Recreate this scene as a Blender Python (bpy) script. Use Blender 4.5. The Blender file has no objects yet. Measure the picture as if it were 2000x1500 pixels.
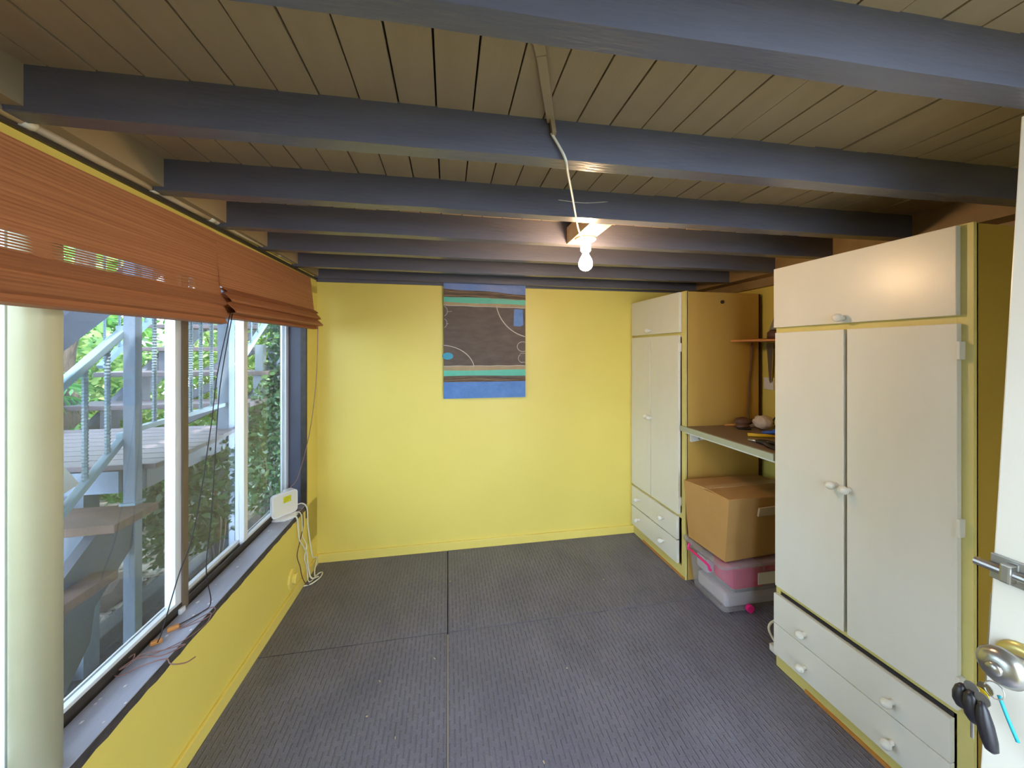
import bpy, bmesh, math, random
from mathutils import Vector, Matrix
random.seed(11)
rnd = random.random
R = math.radians
SC = bpy.context.scene
COL = SC.collection

# ------------------------------------------------------------------ camera, world, lights, exposure
cam_d = bpy.data.cameras.new('camera')
cam = bpy.data.objects.new('camera', cam_d); COL.objects.link(cam)
cam.location = (0, 0, 1.5)
cam.rotation_euler = (R(90), 0, R(-10.14))
cam_d.sensor_width = 36.0
cam_d.lens = 701.0/2000.0*36.0
cam_d.shift_y = -(750-684.5)/2000.0
cam_d.clip_start = 0.02
SC.camera = cam
SC.view_settings.view_transform = 'Standard'
SC.view_settings.look = 'None'
SC.view_settings.gamma = 1.0
SC.view_settings.use_curve_mapping = False
SC.view_settings.exposure = 0.6
SC.cycles.use_denoising = True
SC.cycles.max_bounces = 10
SC.cycles.diffuse_bounces = 6
SC.cycles.transparent_max_bounces = 16
SC.cycles.sample_clamp_indirect = 6.0
SC.cycles.caustics_reflective = False
SC.cycles.caustics_refractive = False

W = bpy.data.worlds.new('world'); SC.world = W; W.use_nodes = True
bgn = W.node_tree.nodes['Background']
bgn.inputs[0].default_value = (0.66, 0.82, 1.0, 1)
bgn.inputs[1].default_value = 8.5

sun_d = bpy.data.lights.new('sun', 'SUN'); sun_d.energy = 9.0; sun_d.angle = R(1.5)
sun_d.color = (1.0, 0.93, 0.78)
sun = bpy.data.objects.new('sun', sun_d); COL.objects.link(sun)
sun.rotation_euler = Vector((-0.30, 0.30, -0.92)).to_track_quat('-Z', 'Y').to_euler()

# ------------------------------------------------------------------ materials
def srgb(r, g, b):
    f = lambda c: (c/255/12.92) if c/255 <= .04045 else ((c/255+.055)/1.055)**2.4
    return (f(r), f(g), f(b), 1)

def mat(name, col, rough=.6, metal=0, noise=None, bump=None, stretch=(1, 1, 1), spec=.5, emit=None, trans=0):
    m = bpy.data.materials.new(name); m.use_nodes = True
    nt = m.node_tree; b = nt.nodes['Principled BSDF']
    b.inputs['Base Color'].default_value = col
    b.inputs['Roughness'].default_value = rough
    b.inputs['Metallic'].default_value = metal
    b.inputs['Specular IOR Level'].default_value = spec
    if emit:
        b.inputs['Emission Color'].default_value = emit[0]; b.inputs['Emission Strength'].default_value = emit[1]
    if noise or bump:
        tc = nt.nodes.new('ShaderNodeTexCoord'); mp = nt.nodes.new('ShaderNodeMapping')
        nt.links.new(tc.outputs['Object'], mp.inputs[0]); mp.inputs['Scale'].default_value = stretch
    if noise:                     # (scale, second colour, amount)
        n = nt.nodes.new('ShaderNodeTexNoise'); n.inputs['Scale'].default_value = noise[0]; n.inputs['Detail'].default_value = 6
        nt.links.new(mp.outputs[0], n.inputs['Vector'])
        rp = nt.nodes.new('ShaderNodeValToRGB')
        rp.color_ramp.elements[0].position = .5-noise[2]; rp.color_ramp.elements[1].position = .5+noise[2]
        rp.color_ramp.elements[0].color = col; rp.color_ramp.elements[1].color = noise[1]
        nt.links.new(n.outputs[0], rp.inputs[0]); nt.links.new(rp.outputs[0], b.inputs['Base Color'])
    if bump:                      # (scale, strength, distance)
        n2 = nt.nodes.new('ShaderNodeTexNoise'); n2.inputs['Scale'].default_value = bump[0]; n2.inputs['Detail'].default_value = 5
        nt.links.new(mp.outputs[0], n2.inputs['Vector'])
        bp = nt.nodes.new('ShaderNodeBump'); bp.inputs['Strength'].default_value = bump[1]; bp.inputs['Distance'].default_value = bump[2]
        nt.links.new(n2.outputs[0], bp.inputs['Height']); nt.links.new(bp.outputs[0], b.inputs['Normal'])
    if trans:
        b.inputs['Transmission Weight'].default_value = trans
    return m

M = {}
M['yellow'] = mat('yellow_wall_paint', srgb(236, 216, 112), .42, noise=(1.6, srgb(230, 209, 102), .25), bump=(60, .12, .004))
M['yellow_trim'] = mat('yellow_trim_paint', srgb(236, 214, 112), .4, bump=(90, .2, .003))
M['plank'] = mat('olive_ceiling_paint', srgb(162, 143, 112), .6, noise=(5, srgb(152, 132, 102), .3), bump=(30, .15, .004), stretch=(3, .5, 1))
M['joist'] = mat('dark_blue_grey_paint', srgb(102, 103, 116), .27, noise=(7, srgb(90, 91, 104), .3), bump=(45, .25, .004), stretch=(.5, 3, 3))
M['block'] = mat('tan_painted_timber', srgb(170, 140, 96), .55, noise=(9, srgb(140, 112, 72), .3))
M['white_door'] = mat('white_gloss_door_paint', srgb(226, 224, 216), .3, noise=(3, srgb(221, 219, 210), .3), bump=(40, .08, .002), stretch=(1, 4, 1))
M['cream'] = mat('pale_yellow_frame_paint', srgb(214, 202, 130), .4, noise=(8, srgb(204, 190, 114), .3), bump=(50, .1, .003))
M['tan'] = mat('tan_side_panel', srgb(196, 160, 84), .45, noise=(4, srgb(188, 150, 74), .3), bump=(40, .1, .003), stretch=(2, 2, .5))
M['brownside'] = mat('ochre_side_panel', srgb(172, 140, 56), .5, noise=(4, srgb(160, 128, 46), .3))
M['raw_wood'] = mat('raw_orange_timber', srgb(196, 138, 66), .6, noise=(20, srgb(170, 112, 52), .3), stretch=(1, .2, 1))
M['dark_brown'] = mat('dark_brown_mottled', srgb(66, 40, 26), .8, noise=(30, srgb(40, 24, 16), .3))
M['sill'] = mat('grey_sill_paint', srgb(176, 180, 200), .5, noise=(14, srgb(160, 164, 184), .3), bump=(60, .3, .004), stretch=(3, .6, 1))
M['sill_edge'] = mat('worn_dark_sill_edge', srgb(46, 44, 50), .8, noise=(30, srgb(84, 78, 76), .3), bump=(40, .8, .01))
M['jamb'] = mat('dark_grey_jamb_paint', srgb(78, 82, 100), .5, noise=(8, srgb(72, 74, 90), .3))
M['alu'] = mat('white_aluminium', srgb(226, 230, 236), .35, metal=.1)
M['alu_raw'] = mat('grey_anodised_aluminium', srgb(150, 148, 140), .4, metal=.5, noise=(25, srgb(110, 104, 94), .3))
M['rail_dark'] = mat('dark_brown_track', srgb(66, 58, 50), .5, noise=(25, srgb(40, 34, 30), .3))
M['pole'] = mat('cream_steel_pole', srgb(208, 202, 166), .4, noise=(10, srgb(200, 194, 156), .3), bump=(120, .15, .003))
M['conduit'] = mat('pale_conduit_paint', srgb(196, 178, 150), .45, noise=(12, srgb(176, 156, 126), .3))
M['white_plastic'] = mat('white_plastic', srgb(232, 232, 232), .35)
M['white_cable'] = mat('white_cable_sheath', srgb(226, 222, 206), .45)
M['cream_cable'] = mat('cream_cable_sheath', srgb(176, 164, 126), .5)
M['black_cord'] = mat('black_cord', srgb(34, 28, 34), .6)
M['brown_cord'] = mat('brown_cord', srgb(140, 104, 98), .7)
M['yellow_label'] = mat('yellow_label', srgb(212, 206, 30), .5)
M['ink'] = mat('grey_ink', srgb(120, 116, 60), .6)
M['steel'] = mat('brushed_steel', srgb(176, 174, 170), .28, metal=.9, bump=(60, .1, .002))
M['black_plastic'] = mat('black_plastic', srgb(36, 34, 40), .35)
M['teal'] = mat('teal_cord', srgb(30, 160, 180), .5)
M['desk'] = mat('brown_grey_laminate', srgb(132, 112, 92), .5, noise=(6, srgb(120, 100, 82), .3))
M['desk_edge'] = mat('grey_green_edge_strip', srgb(166, 172, 152), .4)
M['card'] = mat('brown_cardboard', srgb(190, 146, 88), .75, noise=(6, srgb(178, 134, 76), .3), bump=(80, .08, .002))
M['tape'] = mat('clear_packing_tape', srgb(202, 164, 118), .18)
M['paper'] = mat('pale_paper_label', srgb(206, 188, 160), .6)
M['orange_wood'] = mat('orange_shelf_timber', srgb(206, 140, 70), .5, noise=(20, srgb(184, 118, 54), .3), stretch=(1, .3, 1))
M['pink'] = mat('hot_pink_plastic', srgb(222, 40, 122), .35)
M['grey_cloth'] = mat('grey_cloth', srgb(150, 146, 136), .85, bump=(40, .4, .01))
M['brown_cloth'] = mat('brown_leather', srgb(104, 76, 64), .6, bump=(30, .4, .01))
M['white_cloth'] = mat('crumpled_white_plastic', srgb(214, 200, 190), .5, bump=(25, .8, .02))
M['blue'] = mat('blue_plastic', srgb(44, 92, 190), .35)
M['amber'] = mat('yellow_plastic', srgb(222, 186, 40), .35)
M['dark_red'] = mat('dark_red_plastic', srgb(130, 40, 40), .4)
# outside
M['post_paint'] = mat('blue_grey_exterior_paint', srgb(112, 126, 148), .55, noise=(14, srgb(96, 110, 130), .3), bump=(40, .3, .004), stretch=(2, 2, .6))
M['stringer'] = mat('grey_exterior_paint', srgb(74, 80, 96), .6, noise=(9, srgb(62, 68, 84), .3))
M['rail_paint'] = mat('pale_blue_rail_paint', srgb(128, 152, 168), .45, noise=(14, srgb(112, 136, 152), .3))
M['rebar'] = mat('painted_reinforcing_bar', srgb(108, 128, 142), .5)
M['deck'] = mat('weathered_deck_boards', srgb(100, 90, 100), .6, noise=(18, srgb(70, 61, 68), .3), bump=(40, .4, .004), stretch=(.3, 3, 1))
M['tread'] = mat('weathered_hardwood_tread', srgb(118, 92, 80), .65, noise=(14, srgb(86, 66, 60), .3), bump=(40, .4, .004), stretch=(.3, 3, 1))
M['gravel'] = mat('grey_brown_gravel', srgb(142, 134, 124), .9, noise=(60, srgb(84, 78, 70), .25), bump=(70, .9, .02))
M['pebble'] = mat('pale_pebbles', srgb(176, 168, 158), .8, noise=(10, srgb(112, 104, 96), .3))
M['soil'] = mat('dark_earth', srgb(78, 70, 64), .95, noise=(20, srgb(52, 46, 40), .3), bump=(30, .7, .03))
M['concrete'] = mat('dark_damp_concrete', srgb(96, 96, 96), .85, noise=(8, srgb(68, 68, 68), .3), bump=(60, .5, .006))
M['rock'] = mat('brown_rock', srgb(120, 104, 94), .85, noise=(9, srgb(88, 76, 68), .3), bump=(12, .8, .03))
M['bark'] = mat('grey_brown_bark', srgb(104, 92, 84), .9, noise=(14, srgb(64, 56, 50), .3), bump=(18, .9, .03), stretch=(2, 2, .5))
M['brick_wall'] = mat('brown_green_rendered_wall', srgb(112, 108, 82), .85, noise=(5, srgb(84, 84, 62), .3), bump=(20, .5, .01))
M['render_white'] = mat('pale_render', srgb(205, 200, 190), .8, noise=(6, srgb(190, 186, 176), .3))
M['pot'] = mat('grey_glazed_pot', srgb(120, 128, 140), .5)

def carpet_mat():
    m = bpy.data.materials.new('charcoal_ribbed_matting'); m.use_nodes = True
    nt = m.node_tree; N = nt.nodes; L = nt.links; b = N['Principled BSDF']
    b.inputs['Roughness'].default_value = .52; b.inputs['Specular IOR Level'].default_value = .45
    tc = N.new('ShaderNodeTexCoord'); sp = N.new('ShaderNodeSeparateXYZ'); L.new(tc.outputs['Object'], sp.inputs[0])
    def mth(op, a, b_=None, c=None):
        n = N.new('ShaderNodeMath'); n.operation = op
        for i, v in enumerate((a, b_, c)):
            if v is None: continue
            if isinstance(v, (int, float)): n.inputs[i].default_value = v
            else: L.new(v, n.inputs[i])
        return n.outputs[0]
    xs = mth('DIVIDE', sp.outputs[0], .021); col = mth('FLOOR', xs); fx = mth('FRACT', xs)
    off = mth('FRACT', mth('MULTIPLY', col, .437)); ys = mth('ADD', mth('DIVIDE', sp.outputs[1], .085), off); fy = mth('FRACT', ys)
    dx = mth('ABSOLUTE', mth('SUBTRACT', fx, .5)); dy = mth('ABSOLUTE', mth('SUBTRACT', fy, .5))
    hx = mth('SUBTRACT', 1.0, mth('MULTIPLY', dx, 5.0)); hx = mth('MAXIMUM', hx, 0.0)
    hy = mth('LESS_THAN', dy, .38)
    h = mth('MULTIPLY', hx, hy)
    n = N.new('ShaderNodeTexNoise'); n.inputs['Scale'].default_value = 320; n.inputs['Detail'].default_value = 3; L.new(tc.outputs['Object'], n.inputs['Vector'])
    n2 = N.new('ShaderNodeTexNoise'); n2.inputs['Scale'].default_value = 5; n2.inputs['Detail'].default_value = 6; L.new(tc.outputs['Object'], n2.inputs['Vector'])
    hh = mth('ADD', mth('MULTIPLY', h, 1.0), mth('MULTIPLY', n.outputs[0], .5))
    bp = N.new('ShaderNodeBump'); bp.inputs['Strength'].default_value = .9; bp.inputs['Distance'].default_value = .004
    L.new(hh, bp.inputs['Height']); L.new(bp.outputs[0], b.inputs['Normal'])
    rp = N.new('ShaderNodeValToRGB'); rp.color_ramp.elements[0].position = .3; rp.color_ramp.elements[1].position = .7
    rp.color_ramp.elements[0].color = srgb(108, 107, 124); rp.color_ramp.elements[1].color = srgb(122, 120, 137)
    L.new(n2.outputs[0], rp.inputs[0])
    mx = N.new('ShaderNodeMix'); mx.data_type = 'RGBA'; mx.blend_type = 'MULTIPLY'; mx.inputs[0].default_value = .6
    rp2 = N.new('ShaderNodeValToRGB'); rp2.color_ramp.elements[0].position = .3; rp2.color_ramp.elements[1].position = .75
    rp2.color_ramp.elements[0].color = (.55, .55, .55, 1); rp2.color_ramp.elements[1].color = (1.2, 1.2, 1.2, 1)
    L.new(n.outputs[0], rp2.inputs[0]); L.new(rp.outputs[0], mx.inputs[6]); L.new(rp2.outputs[0], mx.inputs[7])
    L.new(mx.outputs[2], b.inputs['Base Color'])
    return m
M['carpet'] = carpet_mat()

def bamboo_mat():
    m = bpy.data.materials.new('woven_bamboo'); m.use_nodes = True
    nt = m.node_tree; N = nt.nodes; L = nt.links; b = N['Principled BSDF']; b.inputs['Roughness'].default_value = .5
    tc = N.new('ShaderNodeTexCoord'); mp = N.new('ShaderNodeMapping'); mp.inputs['Scale'].default_value = (40, .8, 260)
    L.new(tc.outputs['Object'], mp.inputs[0])
    n = N.new('ShaderNodeTexNoise'); n.inputs['Scale'].default_value = 1; n.inputs['Detail'].default_value = 3; L.new(mp.outputs[0], n.inputs['Vector'])
    rp = N.new('ShaderNodeValToRGB'); e = rp.color_ramp.elements
    e[0].position = .2; e[0].color = srgb(170, 108, 72); e[1].position = .75; e[1].color = srgb(206, 142, 96)
    L.new(n.outputs[0], rp.inputs[0]); L.new(rp.outputs[0], b.inputs['Base Color'])
    bp = N.new('ShaderNodeBump'); bp.inputs['Strength'].default_value = .5; bp.inputs['Distance'].default_value = .002
    L.new(n.outputs[0], bp.inputs['Height']); L.new(bp.outputs[0], b.inputs['Normal'])
    t = N.new('ShaderNodeBsdfTranslucent'); L.new(rp.outputs[0], t.inputs[0])
    mx = N.new('ShaderNodeMixShader'); mx.inputs[0].default_value = .25
    L.new(b.outputs[0], mx.inputs[1]); L.new(t.outputs[0], mx.inputs[2]); L.new(mx.outputs[0], N['Material Output'].inputs[0])
    return m
M['bamboo'] = bamboo_mat()

def leaf_mat(name, c1, c2, tr=.4):
    m = bpy.data.materials.new(name); m.use_nodes = True
    nt = m.node_tree; N = nt.nodes; L = nt.links; b = N['Principled BSDF']; b.inputs['Roughness'].default_value = .4
    g = N.new('ShaderNodeNewGeometry'); rp = N.new('ShaderNodeValToRGB')
    rp.color_ramp.elements[0].color = c1; rp.color_ramp.elements[1].color = c2
    L.new(g.outputs['Random Per Island'], rp.inputs[0]); L.new(rp.outputs[0], b.inputs['Base Color'])
    t = N.new('ShaderNodeBsdfTranslucent'); L.new(rp.outputs[0], t.inputs[0])
    mx = N.new('ShaderNodeMixShader'); mx.inputs[0].default_value = tr
    L.new(b.outputs[0], mx.inputs[1]); L.new(t.outputs[0], mx.inputs[2]); L.new(mx.outputs[0], N['Material Output'].inputs[0])
    return m
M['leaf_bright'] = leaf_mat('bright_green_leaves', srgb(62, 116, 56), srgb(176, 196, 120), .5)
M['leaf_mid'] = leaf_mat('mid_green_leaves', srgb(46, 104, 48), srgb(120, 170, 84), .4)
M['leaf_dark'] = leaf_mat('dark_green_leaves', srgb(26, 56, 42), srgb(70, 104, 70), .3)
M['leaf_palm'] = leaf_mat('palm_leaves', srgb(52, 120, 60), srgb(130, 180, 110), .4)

def glass_mat():
    m = bpy.data.materials.new('window_glass'); m.use_nodes = True
    nt = m.node_tree; N = nt.nodes; L = nt.links
    N.remove(N['Principled BSDF'])
    t = N.new('ShaderNodeBsdfTransparent'); t.inputs[0].default_value = (.95, .975, .98, 1)
    g = N.new('ShaderNodeBsdfGlossy'); g.inputs['Roughness'].default_value = .02
    f = N.new('ShaderNodeFresnel'); f.inputs[0].default_value = 1.5
    ge = N.new('ShaderNodeNewGeometry'); inv = N.new('ShaderNodeMath'); inv.operation = 'SUBTRACT'; inv.inputs[0].default_value = 1.0; L.new(ge.outputs['Backfacing'], inv.inputs[1])
    mu = N.new('ShaderNodeMath'); mu.operation = 'MULTIPLY'; L.new(f.outputs[0], mu.inputs[0]); L.new(inv.outputs[0], mu.inputs[1])
    mx = N.new('ShaderNodeMixShader'); L.new(mu.outputs[0], mx.inputs[0]); L.new(t.outputs[0], mx.inputs[1]); L.new(g.outputs[0], mx.inputs[2])
    d = N.new('ShaderNodeBsdfDiffuse'); d.inputs[0].default_value = (.75, .8, .82, 1)
    mx2 = N.new('ShaderNodeMixShader'); mx2.inputs[0].default_value = .045     # film of dust
    L.new(mx.outputs[0], mx2.inputs[1]); L.new(d.outputs[0], mx2.inputs[2]); L.new(mx2.outputs[0], N['Material Output'].inputs[0])
    return m
M['glass'] = glass_mat()

def clear_plastic():
    m = bpy.data.materials.new('cloudy_clear_plastic'); m.use_nodes = True
    nt = m.node_tree; N = nt.nodes; L = nt.links; b = N['Principled BSDF']
    b.inputs['Base Color'].default_value = srgb(206, 200, 200); b.inputs['Roughness'].default_value = .3
    t = N.new('ShaderNodeBsdfTransparent'); t.inputs[0].default_value = (.93, .93, .95, 1)
    mx = N.new('ShaderNodeMixShader'); mx.inputs[0].default_value = .7
    L.new(b.outputs[0], mx.inputs[1]); L.new(t.outputs[0], mx.inputs[2]); L.new(mx.outputs[0], N['Material Output'].inputs[0])
    return m
M['clear'] = clear_plastic()

# ------------------------------------------------------------------ object helpers
WLOC = {}
def tag(o, label=None, cat=None, group=None, kind=None):
    if label: o['label'] = label
    if cat: o['category'] = cat
    if group: o['group'] = group
    if kind: o['kind'] = kind
    return o
def empty(name, loc, label=None, cat=None, group=None, kind=None):
    o = bpy.data.objects.new(name, None); COL.objects.link(o); o.location = loc; o.empty_display_size = .1
    WLOC[o.name] = Vector(loc); return tag(o, label, cat, group, kind)

class MB:
    """collects world-space geometry for ONE mesh object"""
    def __init__(s, f=None): s.bm = bmesh.new(); s.f = f
    def _v(s, p):
        p = Vector(p)
        return s.bm.verts.new(s.f(p) if s.f else p)
    def box(s, x, y, z, bevel=0, taper=None):
        vs = [s._v((x[i], y[j], z[k])) for i in (0, 1) for j in (0, 1) for k in (0, 1)]
        q = [(0, 1, 3, 2), (4, 6, 7, 5), (0, 4, 5, 1), (2, 3, 7, 6), (0, 2, 6, 4), (1, 5, 7, 3)]
        fs = [s.bm.faces.new([vs[a] for a in t]) for t in q]
        if bevel:
            es = list({e for f_ in fs for e in f_.edges})
            bmesh.ops.bevel(s.bm, geom=es, offset=bevel, segments=2, affect='EDGES', profile=.6)
        return s
    def hexa(s, pts, bevel=0):    # 8 points: bottom 4 (ccw), top 4
        vs = [s._v(p) for p in pts]
        q = [(3, 2, 1, 0), (4, 5, 6, 7), (0, 1, 5, 4), (1, 2, 6, 5), (2, 3, 7, 6), (3, 0, 4, 7)]
        fs = [s.bm.faces.new([vs[a] for a in t]) for t in q]
        if bevel:
            es = list({e for f_ in fs for e in f_.edges})
            bmesh.ops.bevel(s.bm, geom=es, offset=bevel, segments=2, affect='EDGES', profile=.6)
        return s
    def prism(s, pts, vec):       # planar polygon extruded by vec
        vec = Vector(vec); a = [s._v(p) for p in pts]; b = [s._v(Vector(p)+vec) for p in pts]; n = len(pts)
        s.bm.faces.new(a); s.bm.faces.new(b[::-1])
        for i in range(n): s.bm.faces.new([a[i], b[i], b[(i+1) % n], a[(i+1) % n]])
        return s
    def bar(s, a, b, w, h, up=(0, 0, 1), bevel=0):
        a = Vector(a); b = Vector(b); d = (b-a).normalized(); u = Vector(up); r = d.cross(u).normalized(); u = r.cross(d)
        o = [(-w/2, -h/2), (w/2, -h/2), (w/2, h/2), (-w/2, h/2)]
        return s.hexa([a+r*x+u*y for x, y in o]+[b+r*x+u*y for x, y in o], bevel)
    def tube(s, pts, r, n=8, closed=False, ring=None):
        pts = [Vector(p) for p in pts]; rings = []
        for i, p in enumerate(pts):
            d = (pts[min(i+1, len(pts)-1)]-pts[max(i-1, 0)])
            if d.length < 1e-9: d = Vector((0, 0, 1))
            d.normalize()
            if i == 0:
                u = d.cross(Vector((0, 0, 1)) if abs(d.z) < .9 else Vector((1, 0, 0))).normalized()
            else:
                u = (u-d*u.dot(d)).normalized()
            v = d.cross(u); rr = r[i] if isinstance(r, (list, tuple)) else r
            rings.append([s._v(p+(u*math.cos(2*math.pi*k/n)+v*math.sin(2*math.pi*k/n))*rr) for k in range(n)])
        for a, b in zip(rings, rings[1:]):
            for k in range(n): s.bm.faces.new([a[k], a[(k+1) % n], b[(k+1) % n], b[k]])
        if not closed:
            s.bm.faces.new(rings[0][::-1]); s.bm.faces.new(rings[-1])
        return s
    def lathe(s, prof, loc, axis=(0, 0, 1), n=24):      # prof: (radius, height)
        ax = Vector(axis).normalized(); loc = Vector(loc)
        pts = [loc+ax*h for r_, h in prof]
        u = ax.cross(Vector((0, 0, 1)) if abs(ax.z) < .9 else Vector((1, 0, 0))).normalized(); v = ax.cross(u)
        rings = [[s._v(p+(u*math.cos(2*math.pi*k/n)+v*math.sin(2*math.pi*k/n))*max(rh[0], 1e-4)) for k in range(n)] for p, rh in zip(pts, prof)]
        for a, b in zip(rings, rings[1:]):
            for k in range(n): s.bm.faces.new([a[k], a[(k+1) % n], b[(k+1) % n], b[k]])
        s.bm.faces.new(rings[0][::-1]); s.bm.faces.new(rings[-1])
        return s
    def blob(s, c, r, sub=2, jit=.15, seed=0):
        rg = random.Random(seed); res = bmesh.ops.create_icosphere(s.bm, subdivisions=sub, radius=1)
        for v in res['verts']:
            k = 1+(rg.random()-.5)*2*jit
            v.co = Vector((c[0]+v.co.x*r[0]*k, c[1]+v.co.y*r[1]*k, c[2]+v.co.z*r[2]*k))
            if s.f: v.co = s.f(v.co)
        return s
    def build(s, name, m, parent=None, smooth=False, label=None, cat=None, group=None, kind=None):
        bmesh.ops.recalc_face_normals(s.bm, faces=s.bm.faces[:])
        vs = [v.co for v in s.bm.verts]
        if parent is not None:
            base = WLOC[parent.name]
        else:
            lo = Vector([min(v[i] for v in vs) for i in range(3)]); hi = Vector([max(v[i] for v in vs) for i in range(3)])
            base = Vector(((lo.x+hi.x)/2, (lo.y+hi.y)/2, lo.z))
        for v in s.bm.verts: v.co = v.co-base
        me = bpy.data.meshes.new(name); s.bm.to_mesh(me); s.bm.free()
        if smooth:
            for p in me.polygons: p.use_smooth = True
        me.materials.append(m if not isinstance(m, str) else M[m])
        o = bpy.data.objects.new(name, me); COL.objects.link(o)
        if parent is not None: o.parent = parent
        else: o.location = base
        WLOC[o.name] = base.copy()
        return tag(o, label, cat, group, kind)

def curve_pts(ctrl, n=8):       # catmull-rom
    P = [Vector(p) for p in ctrl]; P = [P[0]*2-P[1]]+P+[P[-1]*2-P[-2]]; out = []
    for i in range(1, len(P)-2):
        for k in range(n):
            t = k/n
            out.append(.5*((2*P[i])+(P[i+1]-P[i-1])*t+(2*P[i-1]-5*P[i]+4*P[i+1]-P[i+2])*t*t+(3*P[i]-P[i-1]-3*P[i+1]+P[i+2])*t**3))
    out.append(P[-2]); return out

# frames of the slightly skewed room
LW = lambda p: Vector((-.968+.0207*p.y+p.x, p.y, p.z))       # x = distance inward from the left wall face
WF = lambda p: Vector((1.59-.028*p.y+p.x, p.y, p.z))         # x = depth behind the wardrobes' front plane
def JX(x, y, z): return (x, y-.028*(x+.5), z-.0065*(x+.5))    # joists: a touch out of square and level
JF = lambda p: Vector(JX(p.x, p.y, p.z))

YB, YN = 2.745, -.35          # back wall, front wall faces
ZJ, ZC = 2.003, 2.105         # joist undersides, ceiling boards

# ------------------------------------------------------------------ the room shell
MB().box((-1.15, 2.4), (YN-.1, YB+.15), (-.12, -.012)).build('floor', 'dark_brown', kind='structure')
fl = bpy.data.objects['floor']
g = .0022
for (x0, x1, y0, y1, dz) in ((-.955, -g-.001, 1.94+g, YB+.005, 0), (g, 2.15, 1.94+g*.6, YB+.005, .0008),
                             (-.965, -.003-g, YN, 1.94-g, .0005), (.003, 2.15, YN, 1.94-g*.6, -.0004)):
    MB().box((x0, x1), (y0, y1), (-.012, dz), .0015).build('carpet_tile', 'carpet', fl)
MB().box((-.0035, .003), (YN, 1.93), (-.011, -.002)).build('joint_strip', mat('dull_joint_strip', srgb(146, 138, 132), .7), fl)

# back wall, right wall, front wall with the wide doorway the camera stands in
MB().box((-1.15, 2.35), (YB, YB+.12), (-.1, 2.2)).build('wall_back', 'yellow', kind='structure')
MB().box((2.13, 2.28), (YN-.1, YB), (-.1, 2.2)).build('wall_right', 'yellow', kind='structure')
wf = MB(); wf.box((-1.1, .25), (YN-.1, YN), (-.1, 2.2)); wf.box((1.28, 2.13), (YN-.1, YN), (-.1, 2.2)); wf.box((.25, 1.28), (YN-.1, YN), (2.05, 2.2))
wf.build('wall_front', 'yellow', kind='structure')
# left wall: below the sill, above the window, and the return next to the back corner
ZS = lambda y: .452+.028*(y-1)          # the sill is a little out of level
wl = MB(LW)
wl.hexa([(-.16, YN, -.1), (0, YN, -.1), (0, YB, -.1), (-.16, YB, -.1), (-.16, YN, ZS(YN)-.028), (0, YN, ZS(YN)-.028), (0, YB, ZS(YB)-.028), (-.16, YB, ZS(YB)-.028)])
wl.box((-.16, 0), (YN, YB), (1.90, 2.02))
wl.box((-.16, 0), (2.575, YB), (.2, 1.95))
wl.box((-.16, 0), (YN, .25), (.2, 1.95))
wl.build('wall_left', 'yellow', kind='structure')
MB().box((-.92, 2.1), (YB-.014, YB), (-.002, .062), .004).build('baseboard_back', 'yellow_trim', kind='structure')
MB(LW).box((0, .014), (YN, YB-.014), (-.002, .062), .004).build('baseboard_left', 'yellow_trim', kind='structure')
MB().box((2.116, 2.13), (1.5, 2.1), (-.002, .062), .004).build('baseboard_right', 'yellow_trim', kind='structure')

# ceiling: boards running towards the back wall, dark joists across them
ce = MB().box((-1.2, 2.35), (YN-.1, YB+.12), (ZC+.016, ZC+.06)).build('ceiling', 'dark_brown', kind='structure')
random.seed(4)
x = -1.2+.0085
gaps = {-.298: 2, -.208: 1, -.119: 3, -.0285: 3, .0615: 3, .3315: 3, .4215: 3}
xs = [-.0285+.0904*k for k in range(-13, 26)]
for i, x0 in enumerate(xs[:-1]):
    x1 = xs[i+1]; k = i-13
    ga = .0012+.0016*rnd(); gb = .001+.0014*rnd()
    dz = (rnd()-.5)*.003
    MB(lambda p: Vector((p.x, p.y, p.z-.0065*(p.x+.5)))).box((x0+ga, x1-gb), (YN-.05, YB+.05), (ZC+dz, ZC+.016), .0012).build('plank', 'plank', ce)
JY = [.165, .538, .920, 1.3015, 1.628, 1.965, 2.332, 2.68]
def joist_mb(y, w=.047):
    m = MB(JF); n = 14
    rg = random.Random(int(y*1000)); v = []
    for i in range(n+1):
        X = -.93+(2.12+.93)*i/n; j = (rg.random()-.5)*.004
        v.append([m._v((X, y+a, z+(j if z < 2.05 else 0))) for a, z in ((0, ZJ), (w, ZJ+(rg.random()-.5)*.002), (w, ZC+.005), (0, ZC+.005))])
    for a, b in zip(v, v[1:]):
        for k in range(4): m.bm.faces.new([a[k], a[(k+1) % 4], b[(k+1) % 4], b[k]])
    m.bm.faces.new(v[0]); m.bm.faces.new(v[-1][::-1])
    bmesh.ops.bevel(m.bm, geom=[e for e in m.bm.edges if abs(e.verts[0].co.z-ZJ) < .03 and abs(e.verts[1].co.z-ZJ) < .03 and abs(e.verts[0].co.x-e.verts[1].co.x) > .05], offset=.003, segments=1, affect='EDGES')
    return m
for y in JY: joist_mb(y).build('joist', 'joist', ce)
for a, b in zip(JY, JY[1:]):           # short blocks between the joist ends
    MB(JF).box((-.94, -.885), (a+.047, b), (ZJ+.012, ZC)).build('blocking', 'plank', ce)
    MB(JF).box((1.99, 2.12), (a+.047, b), (ZJ+.0, ZC)).build('blocking', 'block', ce)
MB(JF).box((.545, .635), (JY[3]+.047, JY[4]), (ZJ-.002, ZJ+.075)).build('blocking', 'conduit', ce, label='pale block carrying the lamp holder between two joists')
MB().box((-.93, 2.1), (YB-.018, YB), (1.985, 2.03)).build('trim_1', 'joist', kind='structure')
# wall plate above the right wall
MB().box((2.09, 2.14), (YN, YB), (1.93, 2.02)).build('trim_2', 'block', kind='structure')

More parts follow.
